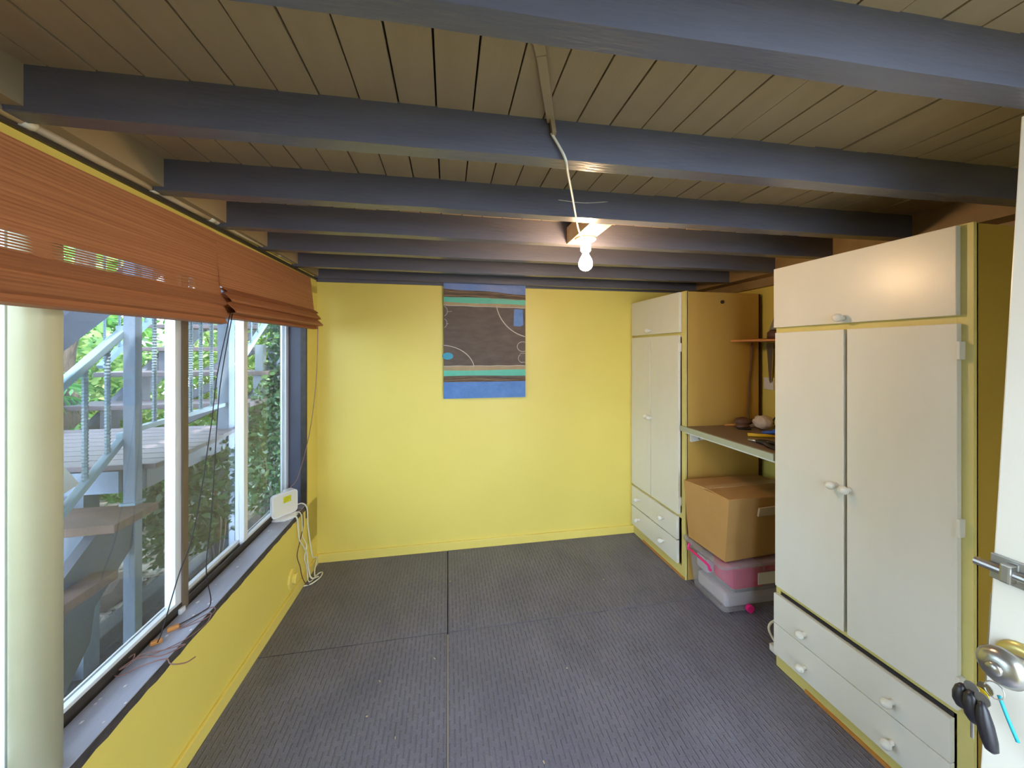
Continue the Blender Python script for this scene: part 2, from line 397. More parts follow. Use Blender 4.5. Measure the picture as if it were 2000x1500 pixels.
# conduit along the top of the left wall, in four lengths
cd = empty('conduit', (-.93, 1.5, 2.0), 'pale painted conduit running along the top of the window wall', 'conduit')
zz = lambda y: 2.012+.012*(y-1)
cl = [YN, .985, 1.33, 1.60, 2.15, YB-.02]
for a, b in zip(cl, cl[1:]):
    MB(LW).tube([(.016, a+.004, zz(a)), (.016, (a+b)/2, zz((a+b)/2)-.002), (.016, b-.004, zz(b))], .0105, 10).build('conduit_length', 'conduit', cd, smooth=True)
for b in cl[1:-1]:
    MB(LW).tube([(.016, b-.012, zz(b)), (.016, b+.012, zz(b))], .013, 10).build('coupling', 'white_cable', cd, smooth=True)
MB(LW).box((0, .012), (YN, YB-.02), (1.992, 2.006)).build('trim_3', 'rail_dark', kind='structure')

# ------------------------------------------------------------------ window
win = empty('window_1', (-1.0, 1.6, .45), kind='structure')
WY0, WY1 = .25, 2.575
sl = MB(LW); sl.hexa([(-.10, WY0, ZS(WY0)-.028), (.012, WY0, ZS(WY0)-.028), (.004, 2.56, ZS(2.56)-.028), (-.10, 2.56, ZS(2.56)-.028),
                      (-.10, WY0, ZS(WY0)), (.012, WY0, ZS(WY0)), (.004, 2.56, ZS(2.56)), (-.10, 2.56, ZS(2.56))], .002)
sl.build('sill', 'sill', win)
ed = MB(LW); rg = random.Random(3); prev = None
for i in range(70):
    y = WY0+(2.55-WY0)*i/69; d = .012-.008*(y-WY0)/2.3; t = .012+rg.random()*.008*(1 if y < 1.9 else .3); lo = .030+rg.random()*.006
    cur = [ed._v((d-.001, y, ZS(y)-.003)), ed._v((d+.004, y, ZS(y)-.006)), ed._v((d+.002, y, ZS(y)-lo)), ed._v((.0, y, ZS(y)-lo-.003))]
    if prev:
        for k in range(4): ed.bm.faces.new([prev[k], prev[(k+1) % 4], cur[(k+1) % 4], cur[k]])
    prev = cur
ed.build('sill_edge', 'sill_edge', win, label='worn dark front edge of the sill')
MB(LW).box((-.155, -.001), (2.555, 2.578), (.40, 1.90), .002).build('jamb', 'jamb', win, label='dark grey painted jamb board')
MB(LW).box((-.03, .004), (2.548, 2.560), (.40, 1.90), .002).build('jamb', 'rail_dark', win)
MB(LW).box((-.155, -.001), (WY0, 2.57), (1.87, 1.90)).build('head', 'jamb', win)
# tracks
for (x0, x1, h, mt_) in ((-.155, -.10, .012, 'rail_dark'), (-.106, -.100, .034, 'rail_dark'), (-.130, -.124, .030, 'alu_raw'), (-.155, -.149, .03, 'alu')):
    m_ = MB(LW); m_.hexa([(x0, WY0, ZS(WY0)-.02), (x1, WY0, ZS(WY0)-.02), (x1, 2.555, ZS(2.555)-.02), (x0, 2.555, ZS(2.555)-.02),
                          (x0, WY0, ZS(WY0)+h), (x1, WY0, ZS(WY0)+h), (x1, 2.555, ZS(2.555)+h), (x0, 2.555, ZS(2.555)+h)])
    m_.build('track', mt_, win)
def sash(y0, y1, d, fm='alu'):
    s_ = MB(LW); zb = ZS((y0+y1)/2)+.014
    zf = lambda y: ZS(y)+.020
    w = .034
    s_.hexa([(d-.011, y0, zf(y0)), (d+.011, y0, zf(y0)), (d+.011, y0+w, zf(y0+w)), (d-.011, y0+w, zf(y0+w)), (d-.011, y0, 1.87), (d+.011, y0, 1.87), (d+.011, y0+w, 1.87), (d-.011, y0+w, 1.87)], .0015)
    s_.hexa([(d-.011, y1-w, zf(y1-w)), (d+.011, y1-w, zf(y1-w)), (d+.011, y1, zf(y1)), (d-.011, y1, zf(y1)), (d-.011, y1-w, 1.87), (d+.011, y1-w, 1.87), (d+.011, y1, 1.87), (d-.011, y1, 1.87)], .0015)
    s_.hexa([(d-.009, y0+w, zf(y0+w)), (d+.009, y0+w, zf(y0+w)), (d+.009, y1-w, zf(y1-w)), (d-.009, y1-w, zf(y1-w)), (d-.009, y0+w, zf(y0+w)+.026), (d+.009, y0+w, zf(y0+w)+.026), (d+.009, y1-w, zf(y1-w)+.026), (d-.009, y1-w, zf(y1-w)+.026)])
    s_.box((d-.009, d+.009), (y0+w, y1-w), (1.83, 1.87))
    f = s_.build('sash', fm, win)
    p = MB(LW); p.hexa([(d-.002, y0+w, zf(y0+w)+.02), (d+.002, y0+w, zf(y0+w)+.02), (d+.002, y1-w, zf(y1-w)+.02), (d-.002, y1-w, zf(y1-w)+.02), (d-.002, y0+w, 1.84), (d+.002, y0+w, 1.84), (d+.002, y1-w, 1.84), (d-.002, y1-w, 1.84)])
    p.build('pane', 'glass', f)
    return f
sash(.50, 1.10, -.139); sash(1.065, 1.632, -.115); sash(1.612, 2.098, -.139); sash(2.055, 2.553, -.115)
# handle stop of the near sliding sash, brown interlock
MB(LW).box((-.103, -.096), (1.627, 1.655), (ZS(1.65)+.005, 1.87)).build('interlock', mat('brown_weather_strip', srgb(112, 96, 78), .5), win)
MB(LW).box((-.102, -.090), (1.606, 1.632), (ZS(1.62)-.002, ZS(1.62)+.02), .003).build('interlock', 'alu', win)
for y in (2.498, 2.515, 2.532):
    MB(LW).box((-.128, -.118), (y, y+.005), (ZS(2.5), 1.87)).build('side_track', 'alu', win)

# ------------------------------------------------------------------ steel pole on the sill
pl = MB().lathe([(.0415, 0), (.0415, 1.42), (.0415, 1.425)], (-.993, 1.072, ZS(1.07)-.001), n=40)
pl.build('steel_pole', 'pole', smooth=False, label='round cream painted steel pole standing on the window sill', cat='pole')
for p in bpy.data.objects['steel_pole'].data.polygons: p.use_smooth = True

# ------------------------------------------------------------------ bamboo roman blinds
def blind(y0, y1, zt, zb, slits, label, sag=0, seed=1):
    t = empty('bamboo_blind', (-.9, (y0+y1)/2, zb), label, 'blind', 'bamboo roman blinds over the window')
    def panel(prof, nm, th=.004, ya=y0, yb=y1):
        m = MB(LW); ny = 26; rows = []
        P = []
        for (d, z), (d2, z2) in zip(prof, prof[1:]):       # ribs: bamboo strips about 5 mm high
            k = max(1, int(math.hypot(d2-d, z2-z)/.005))
            for i in range(k): P.append((d+(d2-d)*i/k+(.0009 if i % 2 else 0), z+(z2-z)*i/k))
        P.append(prof[-1])
        rg = random.Random(seed)
        for i in range(ny+1):
            y = ya+(yb-ya)*i/ny; wv = .0025*math.sin(y*9+seed)
            rows.append(([m._v((d+wv, y, z+sag*(y-y0))) for d, z in P], [m._v((d+wv-th, y, z+sag*(y-y0))) for d, z in P]))
        for (a, a2), (b, b2) in zip(rows, rows[1:]):
            for k in range(len(P)-1):
                m.bm.faces.new([a[k], a[k+1], b[k+1], b[k]]); m.bm.faces.new([a2[k], b2[k], b2[k+1], a2[k+1]])
            m.bm.faces.new([a[0], b[0], b2[0], a2[0]]); m.bm.faces.new([a[-1], a2[-1], b2[-1], b[-1]])
        for q, (a, a2) in enumerate((rows[0], rows[-1])):
            for k in range(len(P)-1): m.bm.faces.new([a[k], a2[k], a2[k+1], a[k+1]])
        return m.build(nm, 'bamboo', t)
    H = zt-zb
    MB(LW).box((.004, .028), (y0+.01, y1-.01), (zt-.03, zt-.004)).build('head_rail', 'block', t)
    panel([(.018, zb+.105), (.020, zb+.012)], 'panel', ya=y0+.004, yb=y1-.004)
    if slits:
        panel([(.030, zt), (.042, zb+.158)], 'panel')
        z0 = zb+.158
        for i in range(7):              # loosened strips with daylight between them
            m = MB(LW); ny = 60; pr = None
            for j in range(ny+1):
                y = y0+(y1-y0)*j/ny
                op = 1 if (y < .96) else (.0 if y < 1.0 else (1 if y < 1.22 else max(.12, 1-(y-1.22)/.16)))
                if y > 1.36: op = .55 if (1.38 < y < 1.46) else 0
                if op < 0: op = 0
                hh = .0068*(1-.5*op)
                zc_ = z0-.0034-i*.0066+sag*(y-y0); d = .042+.001*i
                cur = [m._v((d, y, zc_-hh/2)), m._v((d+.003, y, zc_-hh/2)), m._v((d+.003, y, zc_+hh/2)), m._v((d, y, zc_+hh/2))]
                if pr:
                    for k in range(4): m.bm.faces.new([pr[k], pr[(k+1) % 4], cur[(k+1) % 4], cur[k]])
                pr = cur
            m.build('strip', 'bamboo', t)
        panel([(.049, zb+.113), (.073, zb+.079), (.056, zb+.070)], 'panel')
        panel([(.050, zb+.085), (.076, zb+.034), (.080, zb+.026), (.062, zb+.020)], 'fold')
        panel([(.048, zb+.052), (.068, zb+.010), (.072, zb+.002), (.052, zb-.003)], 'fold')
    else:
        panel([(.030, zt), (.052, zb+.125), (.082, zb+.105), (.055, zb+.098)], 'panel')
        panel([(.050, zb+.12), (.092, zb+.072), (.096, zb+.064), (.062, zb+.058)], 'fold')
        panel([(.048, zb+.085), (.106, zb+.030), (.109, zb+.021), (.068, zb+.016)], 'fold')
        panel([(.034, zb+.05), (.076, zb+.006), (.080, zb), (.05, zb-.003)], 'fold')
    return t
blind(.30, 1.605, 1.948, 1.588, True, 'long bamboo blind in front of the steel pole with daylight through loose strips', sag=.014, seed=1)
blind(1.60, 2.545, 1.966, 1.630, False, 'shorter bamboo blind with folded hem next to the corner of the yellow wall', sag=.012, seed=2)

# blind cords
def cord(name, pts, r, m_, label, cat='cord', group=None, n=8, f=None):
    mb = MB(f); mb.tube(curve_pts(pts, 8), r, n); return mb.build(name, m_, smooth=True, label=label, cat=cat, group=group)
cord('blind_cord', [(-.85, 1.60, 1.65), (-.905, 1.615, 1.40), (-.915, 1.594, 1.20), (-.925, 1.52, .85), (-.935, 1.45, .70), (-.975, 1.44, .53), (-1.0, 1.455, .478)], .0018, 'black_cord', 'thin black blind cord that ends at the lone toggle nearest the glass', n=6)
cord('blind_cord', [(-.85, 1.615, 1.65), (-.90, 1.635, 1.40), (-.912, 1.631, 1.25), (-.915, 1.60, .88), (-.92, 1.575, .66), (-.93, 1.62, .50), (-.95, 1.60, .474), (-1.0, 1.53, .474)], .0018, 'black_cord', 'thin black blind cord hanging beside the first and ending at the block toggle', n=6)
cord('blind_cord', [(-.835, 2.53, 1.66), (-.84, 2.52, 1.35), (-.87, 2.50, 1.0), (-.92, 2.45, .72), (-.955, 2.41, .655)], .0022, 'brown_cord', 'brown blind cord hanging down to the white router', n=6)
for (p, q, lab) in (((-1.022, 1.455), (-.995, 1.470), 'small open wooden cord toggle on the grey sill'), ((-1.012, 1.515), (-.985, 1.535), 'orange wooden cord toggle further along the sill')):
    MB().bar((p[0], p[1], ZS(1.5)+.009), (q[0], q[1], ZS(1.5)+.009), .014, .014, bevel=.003).build('cord_toggle', 'orange_wood', label=lab, cat='toggle', group='wooden cord toggles on the sill')
zt = ZS(1.45)+.003
cord('cord_loop', [(-1.0, 1.53, zt+.003), (-.955, 1.60, zt+.004), (-.93, 1.63, zt+.002), (-.905, 1.60, zt+.004), (-.925, 1.56, zt), (-.985, 1.52, zt+.003), (-.95, 1.55, zt+.006), (-.915, 1.59, zt+.006), (-.90, 1.555, zt+.001), (-.902, 1.515, zt+.001), (-.925, 1.46, zt+.002), (-.98, 1.41, zt+.004), (-1.02, 1.395, zt+.006)], .0016, 'brown_cord', 'loose loop of brown cord around the toggles on the sill', n=6)
cord('cord_tangle', [(-1.055, 1.375, zt+.004), (-1.03, 1.40, zt+.02), (-1.02, 1.375, zt+.012), (-1.04, 1.36, zt+.004), (-1.01, 1.40, zt+.015), (-.96, 1.42, zt+.006), (-.905, 1.44, zt+.003), (-.95, 1.40, zt+.003), (-1.01, 1.385, zt+.016), (-1.045, 1.35, zt+.003), (-1.02, 1.34, zt+.001), (-.98, 1.365, zt+.004), (-.93, 1.385, zt+.002), (-.90, 1.36, zt+.004), (-.882, 1.355, zt+.002), (-.862, 1.375, zt-.012), (-.85, 1.40, zt-.016)], .0018, 'brown_cord', 'knotted tangle of brown and black cord at the back of the sill', n=6)
rg = random.Random(8); fx = MB(lambda p: p)
for i in range(26):
    y = .9+rg.random()*1.5; X = -1.03+rg.random()*.09+.02*(y-1); z = ZS(y)+.0005; s_ = .003+.004*rg.random()
    fx.hexa([(X, y, z), (X+s_, y+.002, z), (X+s_*1.1, y+s_*2, z), (X, y+s_*1.6, z), (X, y, z+.001), (X+s_, y+.002, z+.001), (X+s_*1.1, y+s_*2, z+.001), (X, y+s_*1.6, z+.001)])
fx.build('paint_flakes', 'white_plastic', label='white paint flakes scattered along the grey sill', cat='debris', kind='stuff')

# ------------------------------------------------------------------ router and its cables
zr = ZS(2.38)
ro = empty('router', (-.975, 2.38, zr), 'white upright router with a yellow label on the sill end', 'router')
A = Vector((-1.018, 2.325, 0)); B = Vector((-.925, 2.447, 0)); dr = (B-A).normalized(); nrm = Vector((dr.y, -dr.x, 0))
def RF(p): return Vector((A.x, A.y, zr))+dr*p.x+nrm*p.y+Vector((0, 0, p.z))
def rrect(x0, x1, z0, z1, r, y, n=6):
    out = []
    for cx_, cz_, a0 in ((x1-r, z1-r, 0), (x0+r, z1-r, 90), (x0+r, z0+r, 180), (x1-r, z0+r, 270)):
        for k in range(n+1): a = R(a0+90*k/n); out.append((cx_+r*math.cos(a), y, cz_+r*math.sin(a)))
    return out
MB(RF).prism(rrect(-.004, .150, .012, .150, .022, -.012), (0, .018, 0)).build('housing', 'white_plastic', ro)
MB(RF).prism(rrect(.004, .144, .020, .143, .018, .006), (0, .003, 0)).build('face_panel', 'white_cable', ro)
MB(RF).prism(rrect(.09, .148, .04, .148, .012, -.05), (0, .04, 0)).build('connector_block', 'white_plastic', ro)
MB(RF).lathe([(.0, 0), (.075, 0), (.077, .004), (.06, .010), (.02, .014)], (.073, -.012, 0), n=32).build('foot', 'white_plastic', ro, smooth=True)
lb = MB(RF).box((.060, .108), (.009, .0096), (.088, .126)).build('label_sticker', 'yellow_label', ro, label='yellow sticker with faint lines of small print')
lk = MB(RF)
for i, (a, b) in enumerate(((.070, .095), (.066, .102), (.066, .090))): lk.box((a, b), (.0096, .0099), (.116-.009*i, .1175-.009*i))
lk.box((.066, .070), (.0096, .0099), (.092, .096)); lk.build('label_print', 'ink', lb)
cord('router_cable', [(-.955, 2.475, zr+.028), (-.92, 2.50, zr+.03), (-.898, 2.52, zr-.01), (-.895, 2.53, .36), (-.893, 2.56, .24), (-.890, 2.60, .12), (-.885, 2.665, .075), (-.878, 2.60, .03), (-.865, 2.57, .006), (-.85, 2.60, .006), (-.83, 2.60, .006), (-.828, 2.55, .006), (-.86, 2.49, .006), (-.90, 2.47, .007)], .0042, 'white_cable', 'white cable from the router end that coils on the carpet in the corner', 'cable', 'cables dropping from the router')
cord('router_cable', [(-.95, 2.40, zr+.004), (-.925, 2.41, zr+.012), (-.902, 2.43, zr-.004), (-.9, 2.45, .40), (-.896, 2.44, .34), (-.893, 2.50, .25), (-.894, 2.47, .18), (-.892, 2.50, .12), (-.88, 2.49, .03), (-.87, 2.52, .006), (-.86, 2.58, .006)], .0034, 'white_cable', 'thin white cable in the middle of the three router leads', 'cable', 'cables dropping from the router')
cord('router_cable', [(-.96, 2.365, zr+.004), (-.925, 2.365, zr+.010), (-.902, 2.375, zr-.008), (-.898, 2.385, .40), (-.896, 2.395, .34), (-.894, 2.45, .27), (-.892, 2.50, .20), (-.89, 2.52, .10), (-.875, 2.53, .02), (-.84, 2.56, .006)], .0046, 'white_cable', 'thick white cable nearest the window end of the router', 'cable', 'cables dropping from the router')
cord('dark_cable', [(-.95, 2.45, zr+.004), (-.905, 2.455, zr+.004), (-.898, 2.46, .40), (-.896, 2.40, .32), (-.895, 2.36, .26), (-.893, 2.40, .17), (-.89, 2.42, .10), (-.885, 2.46, .03), (-.87, 2.48, .006)], .0028, 'brown_cloth', 'thin dark cable hanging between the white router leads', 'cable')
ol = empty('wall_outlet', (-.92, 2.34, .08), 'yellow painted wall outlet low on the window wall', 'outlet')
MB(LW).prism([(0.0, 2.34+.052*math.cos(R(a)), .135+.06*math.sin(R(a))) for a in range(0, 360, 45)], (.012, 0, 0)).build('plate', 'yellow_trim', ol)
MB(LW).lathe([(.03, 0), (.03, .018), (.026, .022), (.018, .022)], (.010, 2.345, .135), (1, 0, 0), 20).build('socket_face', 'yellow_trim', ol)

# ------------------------------------------------------------------ painting
px0, px1, pz0, pz1 = -.031, .592, 1.140, 2.036
pt = empty('abstract_painting', (.28, YB-.02, pz0), 'abstract canvas with dark brown centre between teal and blue bands on the yellow wall', 'painting')
yf = YB-.028
MB().box((px0, px1), (yf, YB-.001), (pz0, pz1), .002).build('canvas', mat('canvas_umber', srgb(84, 70, 62), .6, noise=(9, srgb(108, 94, 84), .3), bump=(30, .6, .01), stretch=(1, 1, 3)), pt)
U = lambda u: px0+(px1-px0)*u
V = lambda v: pz1-(pz1-pz0)*v
pc = {'blue_a': mat('periwinkle_paint', srgb(126, 140, 186), .45, noise=(9, srgb(84, 124, 190), .3), bump=(25, .6, .01)),
      'blue_b': mat('cobalt_paint', srgb(62, 110, 176), .45, noise=(12, srgb(84, 132, 196), .3), bump=(25, .6, .01)),
      'teal': mat('teal_paint', srgb(72, 176, 150), .45, noise=(9, srgb(96, 190, 160), .3), bump=(25, .5, .01)),
      'sand': mat('sand_paint', srgb(176, 152, 110), .5, noise=(12, srgb(150, 128, 92), .3), bump=(25, .5, .01)),
      'brown': mat('brown_strand_paint', srgb(128, 104, 80), .5, noise=(10, srgb(74, 58, 46), .25), bump=(14, .9, .01), stretch=(1, 1, 8)),
      'white': mat('white_relief_paint', srgb(206, 196, 184), .5), 'cyan': mat('cyan_paint', srgb(40, 150, 180), .4),
      'dark': mat('dark_strand_paint', srgb(62, 48, 40), .5)}
def band(top, bot, key, th, nm='paint_band'):
    m = MB(); n = 30
    tp = [(U(i/n), V(top(i/n))) for i in range(n+1)]; bt = [(U(i/n), V(bot(i/n))) for i in range(n+1)]
    fr = [[m._v((a[0], yf-th, a[1])) for a in tp], [m._v((a[0], yf-th, a[1])) for a in bt], [m._v((a[0], yf+.001, a[1])) for a in tp], [m._v((a[0], yf+.001, a[1])) for a in bt]]
    for i in range(n):
        m.bm.faces.new([fr[0][i], fr[0][i+1], fr[1][i+1], fr[1][i]]); m.bm.faces.new([fr[2][i], fr[2][i+1], fr[0][i+1], fr[0][i]]); m.bm.faces.new([fr[1][i], fr[1][i+1], fr[3][i+1], fr[3][i]])
    m.bm.faces.new([fr[0][0], fr[1][0], fr[3][0], fr[2][0]]); m.bm.faces.new([fr[0][-1], fr[2][-1], fr[3][-1], fr[1][-1]])
    return m.build(nm, pc[key], pt)
s = math.sin
band(lambda u: 0, lambda u: .085+.035*u+.004*s(9*u), 'blue_a', .0015)
band(lambda u: .083+.035*u+.004*s(9*u), lambda u: .148+.012*u+.005*s(7*u+1), 'brown', .002)
band(lambda u: .150+.008*u, lambda u: .196+.018*u+.004*s(6*u), 'teal', .0014)
band(lambda u: .192+.018*u+.004*s(6*u), lambda u: .222+.012*u, 'sand', .0018)
band(lambda u: .728, lambda u: .764+.003*s(5*u), 'sand', .0018)
band(lambda u: .762+.003*s(5*u), lambda u: .812-.003*s(5*u), 'teal', .0014)
band(lambda u: .825-.014*s(6*u+.4)*.8, lambda u: .862, 'brown', .002)
band(lambda u: .860+.002*s(8*u), lambda u: 1.0, 'blue_b', .0015)
def stroke(pts, r, key='white', nm='paint_ridge'):
    MB().tube([(U(a), yf-.0015, V(b)) for a, b in pts], r, 6).build(nm, pc[key], pt, smooth=True)
stroke([(i/20, .222+.012*i/20+.0015*s(i)) for i in range(21)], .0028)
stroke([(i/20, .7275+.0015*s(i*1.3)) for i in range(21)], .0028)
def arc(cu, cv, ru, rv, a0, a1, n=16): return [(cu+ru*math.cos(R(a0+(a1-a0)*i/n)), cv+rv*math.sin(R(a0+(a1-a0)*i/n))) for i in range(n+1)]
stroke(arc(1.12, .17, .49, .32, 172, 105), .0042); stroke(arc(-.03, .77, .40, .215, 272, 352), .0036)
stroke(arc(0, .272, .045, .04, -80, 80), .0018); stroke(arc(0, .372, .04, .036, -80, 80), .0018)
stroke([(.045, .275), (.10, .272)], .0014); stroke([(.03, .375), (.06, .376)], .0014)
stroke(arc(.965, .565, .07, .042, 60, 300), .0022); stroke(arc(.98, .665, .07, .042, 110, 230), .0018); stroke([(.93, .622), (.995, .622)], .0018); stroke([(.945, .70), (.995, .70)], .0018)
for k, (v0, ph) in enumerate(((.10, 0), (.118, 1.2), (.136, 2.1), (.832, .5), (.845, 2), (.855, 3.4))):
    stroke([(i/24, v0+(.03*i/24 if k < 3 else 0)+.007*s(i*.33+ph)) for i in range(25)], .0016, 'dark' if k % 2 else 'sand')
m = MB(); m.prism([(U(a), yf-.0025, V(b)) for a, b in ((.855, .245), (.965, .245), (.97, .38), (.93, .392), (.85, .388))], (0, .003, 0)); m.build('paint_patch', pc['blue_b'], pt)
m = MB(); m.prism([(U(.05+.065*math.cos(a)), yf-.0025, V(.645+.03*math.sin(a))) for a in [i*.52 for i in range(12)]], (0, .003, 0)); m.build('paint_patch', pc['cyan'], pt)

# ------------------------------------------------------------------ bare bulb, holder and its cable
lh = empty('ceiling_lamp', (.598, 1.50, 1.87), 'bare glowing bulb in a white batten holder under the joists', 'lamp')
hz = ZJ-.008
MB().lathe([(.046, 0), (.046, -.008), (.040, -.013), (.024, -.018), (.023, -.055), (.019, -.060)], (.598, 1.50, hz), n=28).build('batten_holder', 'white_plastic', lh, smooth=True)
MB().lathe([(.0135, -.055), (.0135, -.068), (.016, -.076), (.025, -.092), (.030, -.108), (.0295, -.122), (.024, -.134), (.013, -.142), (.002, -.145)], (.598, 1.50, hz), n=28).build('bulb', mat('glowing_bulb_glass', (1, .8, .55, 1), .3, emit=((1.0, .66, .38, 1), 260.0)), lh, smooth=True)
cord('lamp_cable', [(.262, .890, ZJ+.055), (.283, .887, ZJ+.02), (.300, .889, ZJ-.010), (.325, .945, ZJ-.0135), (.39, 1.09, ZJ-.0135), (.465, 1.26, ZJ-.0135), (.51, 1.36, ZJ-.0135), (.545, 1.43, ZJ-.0135), (.572, 1.475, ZJ-.018)], .0036, 'white_cable', 'white cable slung under the joists to the bulb holder', 'cable', n=8)
m = MB(); m.bar((.135, .585, ZC-.006), (.185, .70, ZC-.008), .022, .010); m.bar((.185, .70, ZC-.008), (.262, .893, ZC-.012), .020, .012); m.bar((.262, .888, ZC-.008), (.268, .887, ZC-.052), .020, .010)
m.build('cable_batten', 'plank', label='crooked olive painted batten covering a cable between the two near joists', cat='batten')
cord('thin_wire', [(.40, 1.268, ZJ+.05), (.50, 1.27, ZJ+.047), (.60, 1.272, ZJ+.06)], .0012, 'white_cable', 'thin pale wire stapled across a joist beside the bulb cable', 'wire', n=5)

# ------------------------------------------------------------------ wardrobes
def knob(root, y, z, x=0.0, r=.0165):
    MB(WF).lathe([(.010, 0), (.0085, -.004), (.0085, -.012), (r*.6, -.015), (r*.85, -.019), (r*.98, -.024), (r, -.029), (r*.93, -.035), (r*.75, -.040), (r*.5, -.0435), (r*.2, -.0452)], (x, y, z), (1, 0, 0), 20).build('knob', 'white_door', root, smooth=True)
def wardrobe(y0, y1, side_m, label, doors, drawers, top, hinges, kn, back=.56):
    t = empty('wardrobe', tuple(WF(Vector((.25, (y0+y1)/2, 0)))), label, 'wardrobe', 'white and cream wardrobes along the right wall')
    H_ = 1.889; th = .018; WFr = WF
    def fixedback(p): return Vector((min(WF(p).x, 2.078) if p.x > .3 else WF(p).x, p.y, p.z))
    MB(fixedback).box((0.006, back), (y0, y0+th), (0, H_-.004)).build('side_panel', side_m, t)
    MB(fixedback).box((0.006, back), (y1-th, y1), (0, H_-.004)).build('side_panel', side_m, t)
    MB(fixedback).box((0.006, back), (y0+th, y1-th), (H_-.022, H_-.004)).build('top_panel', 'cream', t)
    MB(fixedback).box((0.02, back), (y0+th, y1-th), (.05, .068)).build('bottom_panel', 'cream', t)
    MB(fixedback).box((back-.012, back), (y0+th, y1-th), (.068, H_-.022)).build('back_panel', 'tan', t)
    fr = MB(WF); a, b, c_ = doors['z']       # face frame: stiles and rails
    st = .036
    fr.box((-.006, .012), (y0, y0+st), (.0, H_), .001); fr.box((-.006, .012), (y1-st*.6, y1), (.0, H_), .001)
    for z0, z1 in ((.0, .074), (a-.024, a+.012), (b-.012, c_+.012), (H_-.02, H_)):
        fr.box((-.006, .012), (y0+st, y1-st*.6), (z0, z1))
    fr.build('face_frame', 'cream', t)
    MB(WF).box((-.012, -.004), (y0+.004, y1-.14), (-.002, .014)).build('floor_strip', 'raw_wood', t, label='raw orange timber strip at the floor')
    for (ya, yb) in doors['y']:
        d = MB(WF).box((-.026, -.007), (ya, yb), (a, b), .002).build('door', 'white_door', t)
    doors_o = [o for o in t.children if o.name.startswith('door')]
    for (yy, zk), dd in zip(kn['doors'], doors_o): knob(dd, yy, zk, -.026)
    tp = MB(WF).box((-.026, -.007), top[0], top[1], .002).build('door', 'white_door', t)
    knob(tp, kn['top'][0], kn['top'][1], -.026)
    for i, (z0, z1) in enumerate(drawers):
        d = MB(WF).box((-.026, -.007), kn['dy'], (z0, z1), .002).build('drawer', 'white_door', t)
        for yy in kn['ky']: knob(d, yy, kn['kz'][i], -.026, .016)
    for z in hinges: MB(WF).box((-.030, -.006), (doors['y'][0][0]-.008, doors['y'][0][0]+.001), (z-.028, z+.028), .002).build('hinge', 'white_door', t)
    return t
w1 = wardrobe(.82, 1.464, 'brownside', 'tall near wardrobe with white doors beside the open door', dict(y=[(.845, 1.148), (1.160, 1.452)], z=(.392, 1.583, 1.608)),
         [(.214, .352), (.066, .211)], ((.847, 1.459), (1.608, 1.885)), (1.50, .955, .47),
         dict(doors=[(1.140, .960), (1.186, .962)], top=(1.160, 1.628), dy=(.860, 1.459), ky=(1.006, 1.312), kz=(.266, .122)))
MB(WF).box((-.0075, -.005), (.862, 1.435), (.3535, .366)).build('gap_shade_strip', 'black_plastic', w1, label='black strip standing in for the shade of the gap above the drawers')  # black strip fills the slot, its colour stands for the shade inside
w2 = wardrobe(2.105, 2.735, 'tan', 'far wardrobe with white doors standing against the back wall', dict(y=[(2.150, 2.460), (2.468, 2.735)], z=(.412, 1.602, 1.620)),
         [(.240, .392), (.080, .232)], ((2.140, 2.735), (1.620, 1.886)), (1.52, .50),
         dict(doors=[(2.452, .998), (2.492, 1.0)], top=(2.47, 1.648), dy=(2.163, 2.735), ky=(2.31, 2.62), kz=(.318, .158)))
MB().box((2.080, 2.098), (2.112, 2.135), (.0, 1.884)).build('trim_4', 'dark_brown', kind='structure')  # dark brown strip at the back edge of the far wardrobe
MB().tube([(1.795, 2.1045, 1.822), (1.795, 2.095, 1.822)], .012, 12).build('side_hook', 'dark_brown', w2, label='dark round hole cover high on the side')

# ------------------------------------------------------------------ desk between the wardrobes
dk = empty('desk', (1.8, 1.79, .98), 'brown laminate desk top fixed between the two wardrobes', 'desk')
MB(WF).box((-.004, .60), (1.466, 2.103), (.975, 1.004)).build('desktop', 'desk', dk)
MB(WF).box((-.022, -.004), (1.466, 2.135), (.972, 1.005), .002).build('edge_strip', 'desk_edge', dk)
MB(WF).box((-.012, -.002), (1.466, 2.10), (.963, .972)).build('metal_strip', 'alu', dk)
MB().prism([(1.555, 2.1035, .968), (1.555, 2.1035, .905), (1.70, 2.1035, .925), (1.86, 2.1035, .962), (1.86, 2.1035, .968)], (0, -.016, 0)).build('bracket', 'white_door', dk, label='white wedge bracket under the desk top')
MB().tube(curve_pts([(1.60, 2.083, .948), (1.625, 2.082, .955), (1.625, 2.082, .938), (1.605, 2.082, .928), (1.615, 2.083, .918)], 6), .004, 6).build('bracket_hook', 'grey_cloth', dk, smooth=True)

# things on the desk
hm = empty('tan_brush', (1.80, 2.0, 1.004), 'pale wooden brush handle lying at the back left of the desk', 'brush')
MB().tube([(1.79, 2.075, 1.010), (1.86, 2.055, 1.012), (1.92, 2.04, 1.014)], [.006, .009, .007], 8).build('handle', 'raw_wood', hm, smooth=True)
MB().box((1.90, 1.96), (2.01, 2.06), (1.004, 1.022), .004).build('bristles', 'white_cloth', hm)
m = MB(); m.blob((1.905, 2.048, 1.034), (.055, .042, .030), 3, .05, 3); m.blob((1.85, 1.995, 1.018), (.05, .03, .013), 2, .06, 5); m.build('leather_pouch', 'brown_cloth', smooth=True, label='brown leather pouch slumped on the desk near the cable', cat='pouch')
m = MB(); m.tube(curve_pts([(1.80, 1.97, 1.011), (1.83, 1.945, 1.011), (1.86, 1.94, 1.011)], 4), .006, 6); m.build('black_clip', 'black_plastic', smooth=True, label='small black clip in front of the brown pouch', cat='clip')
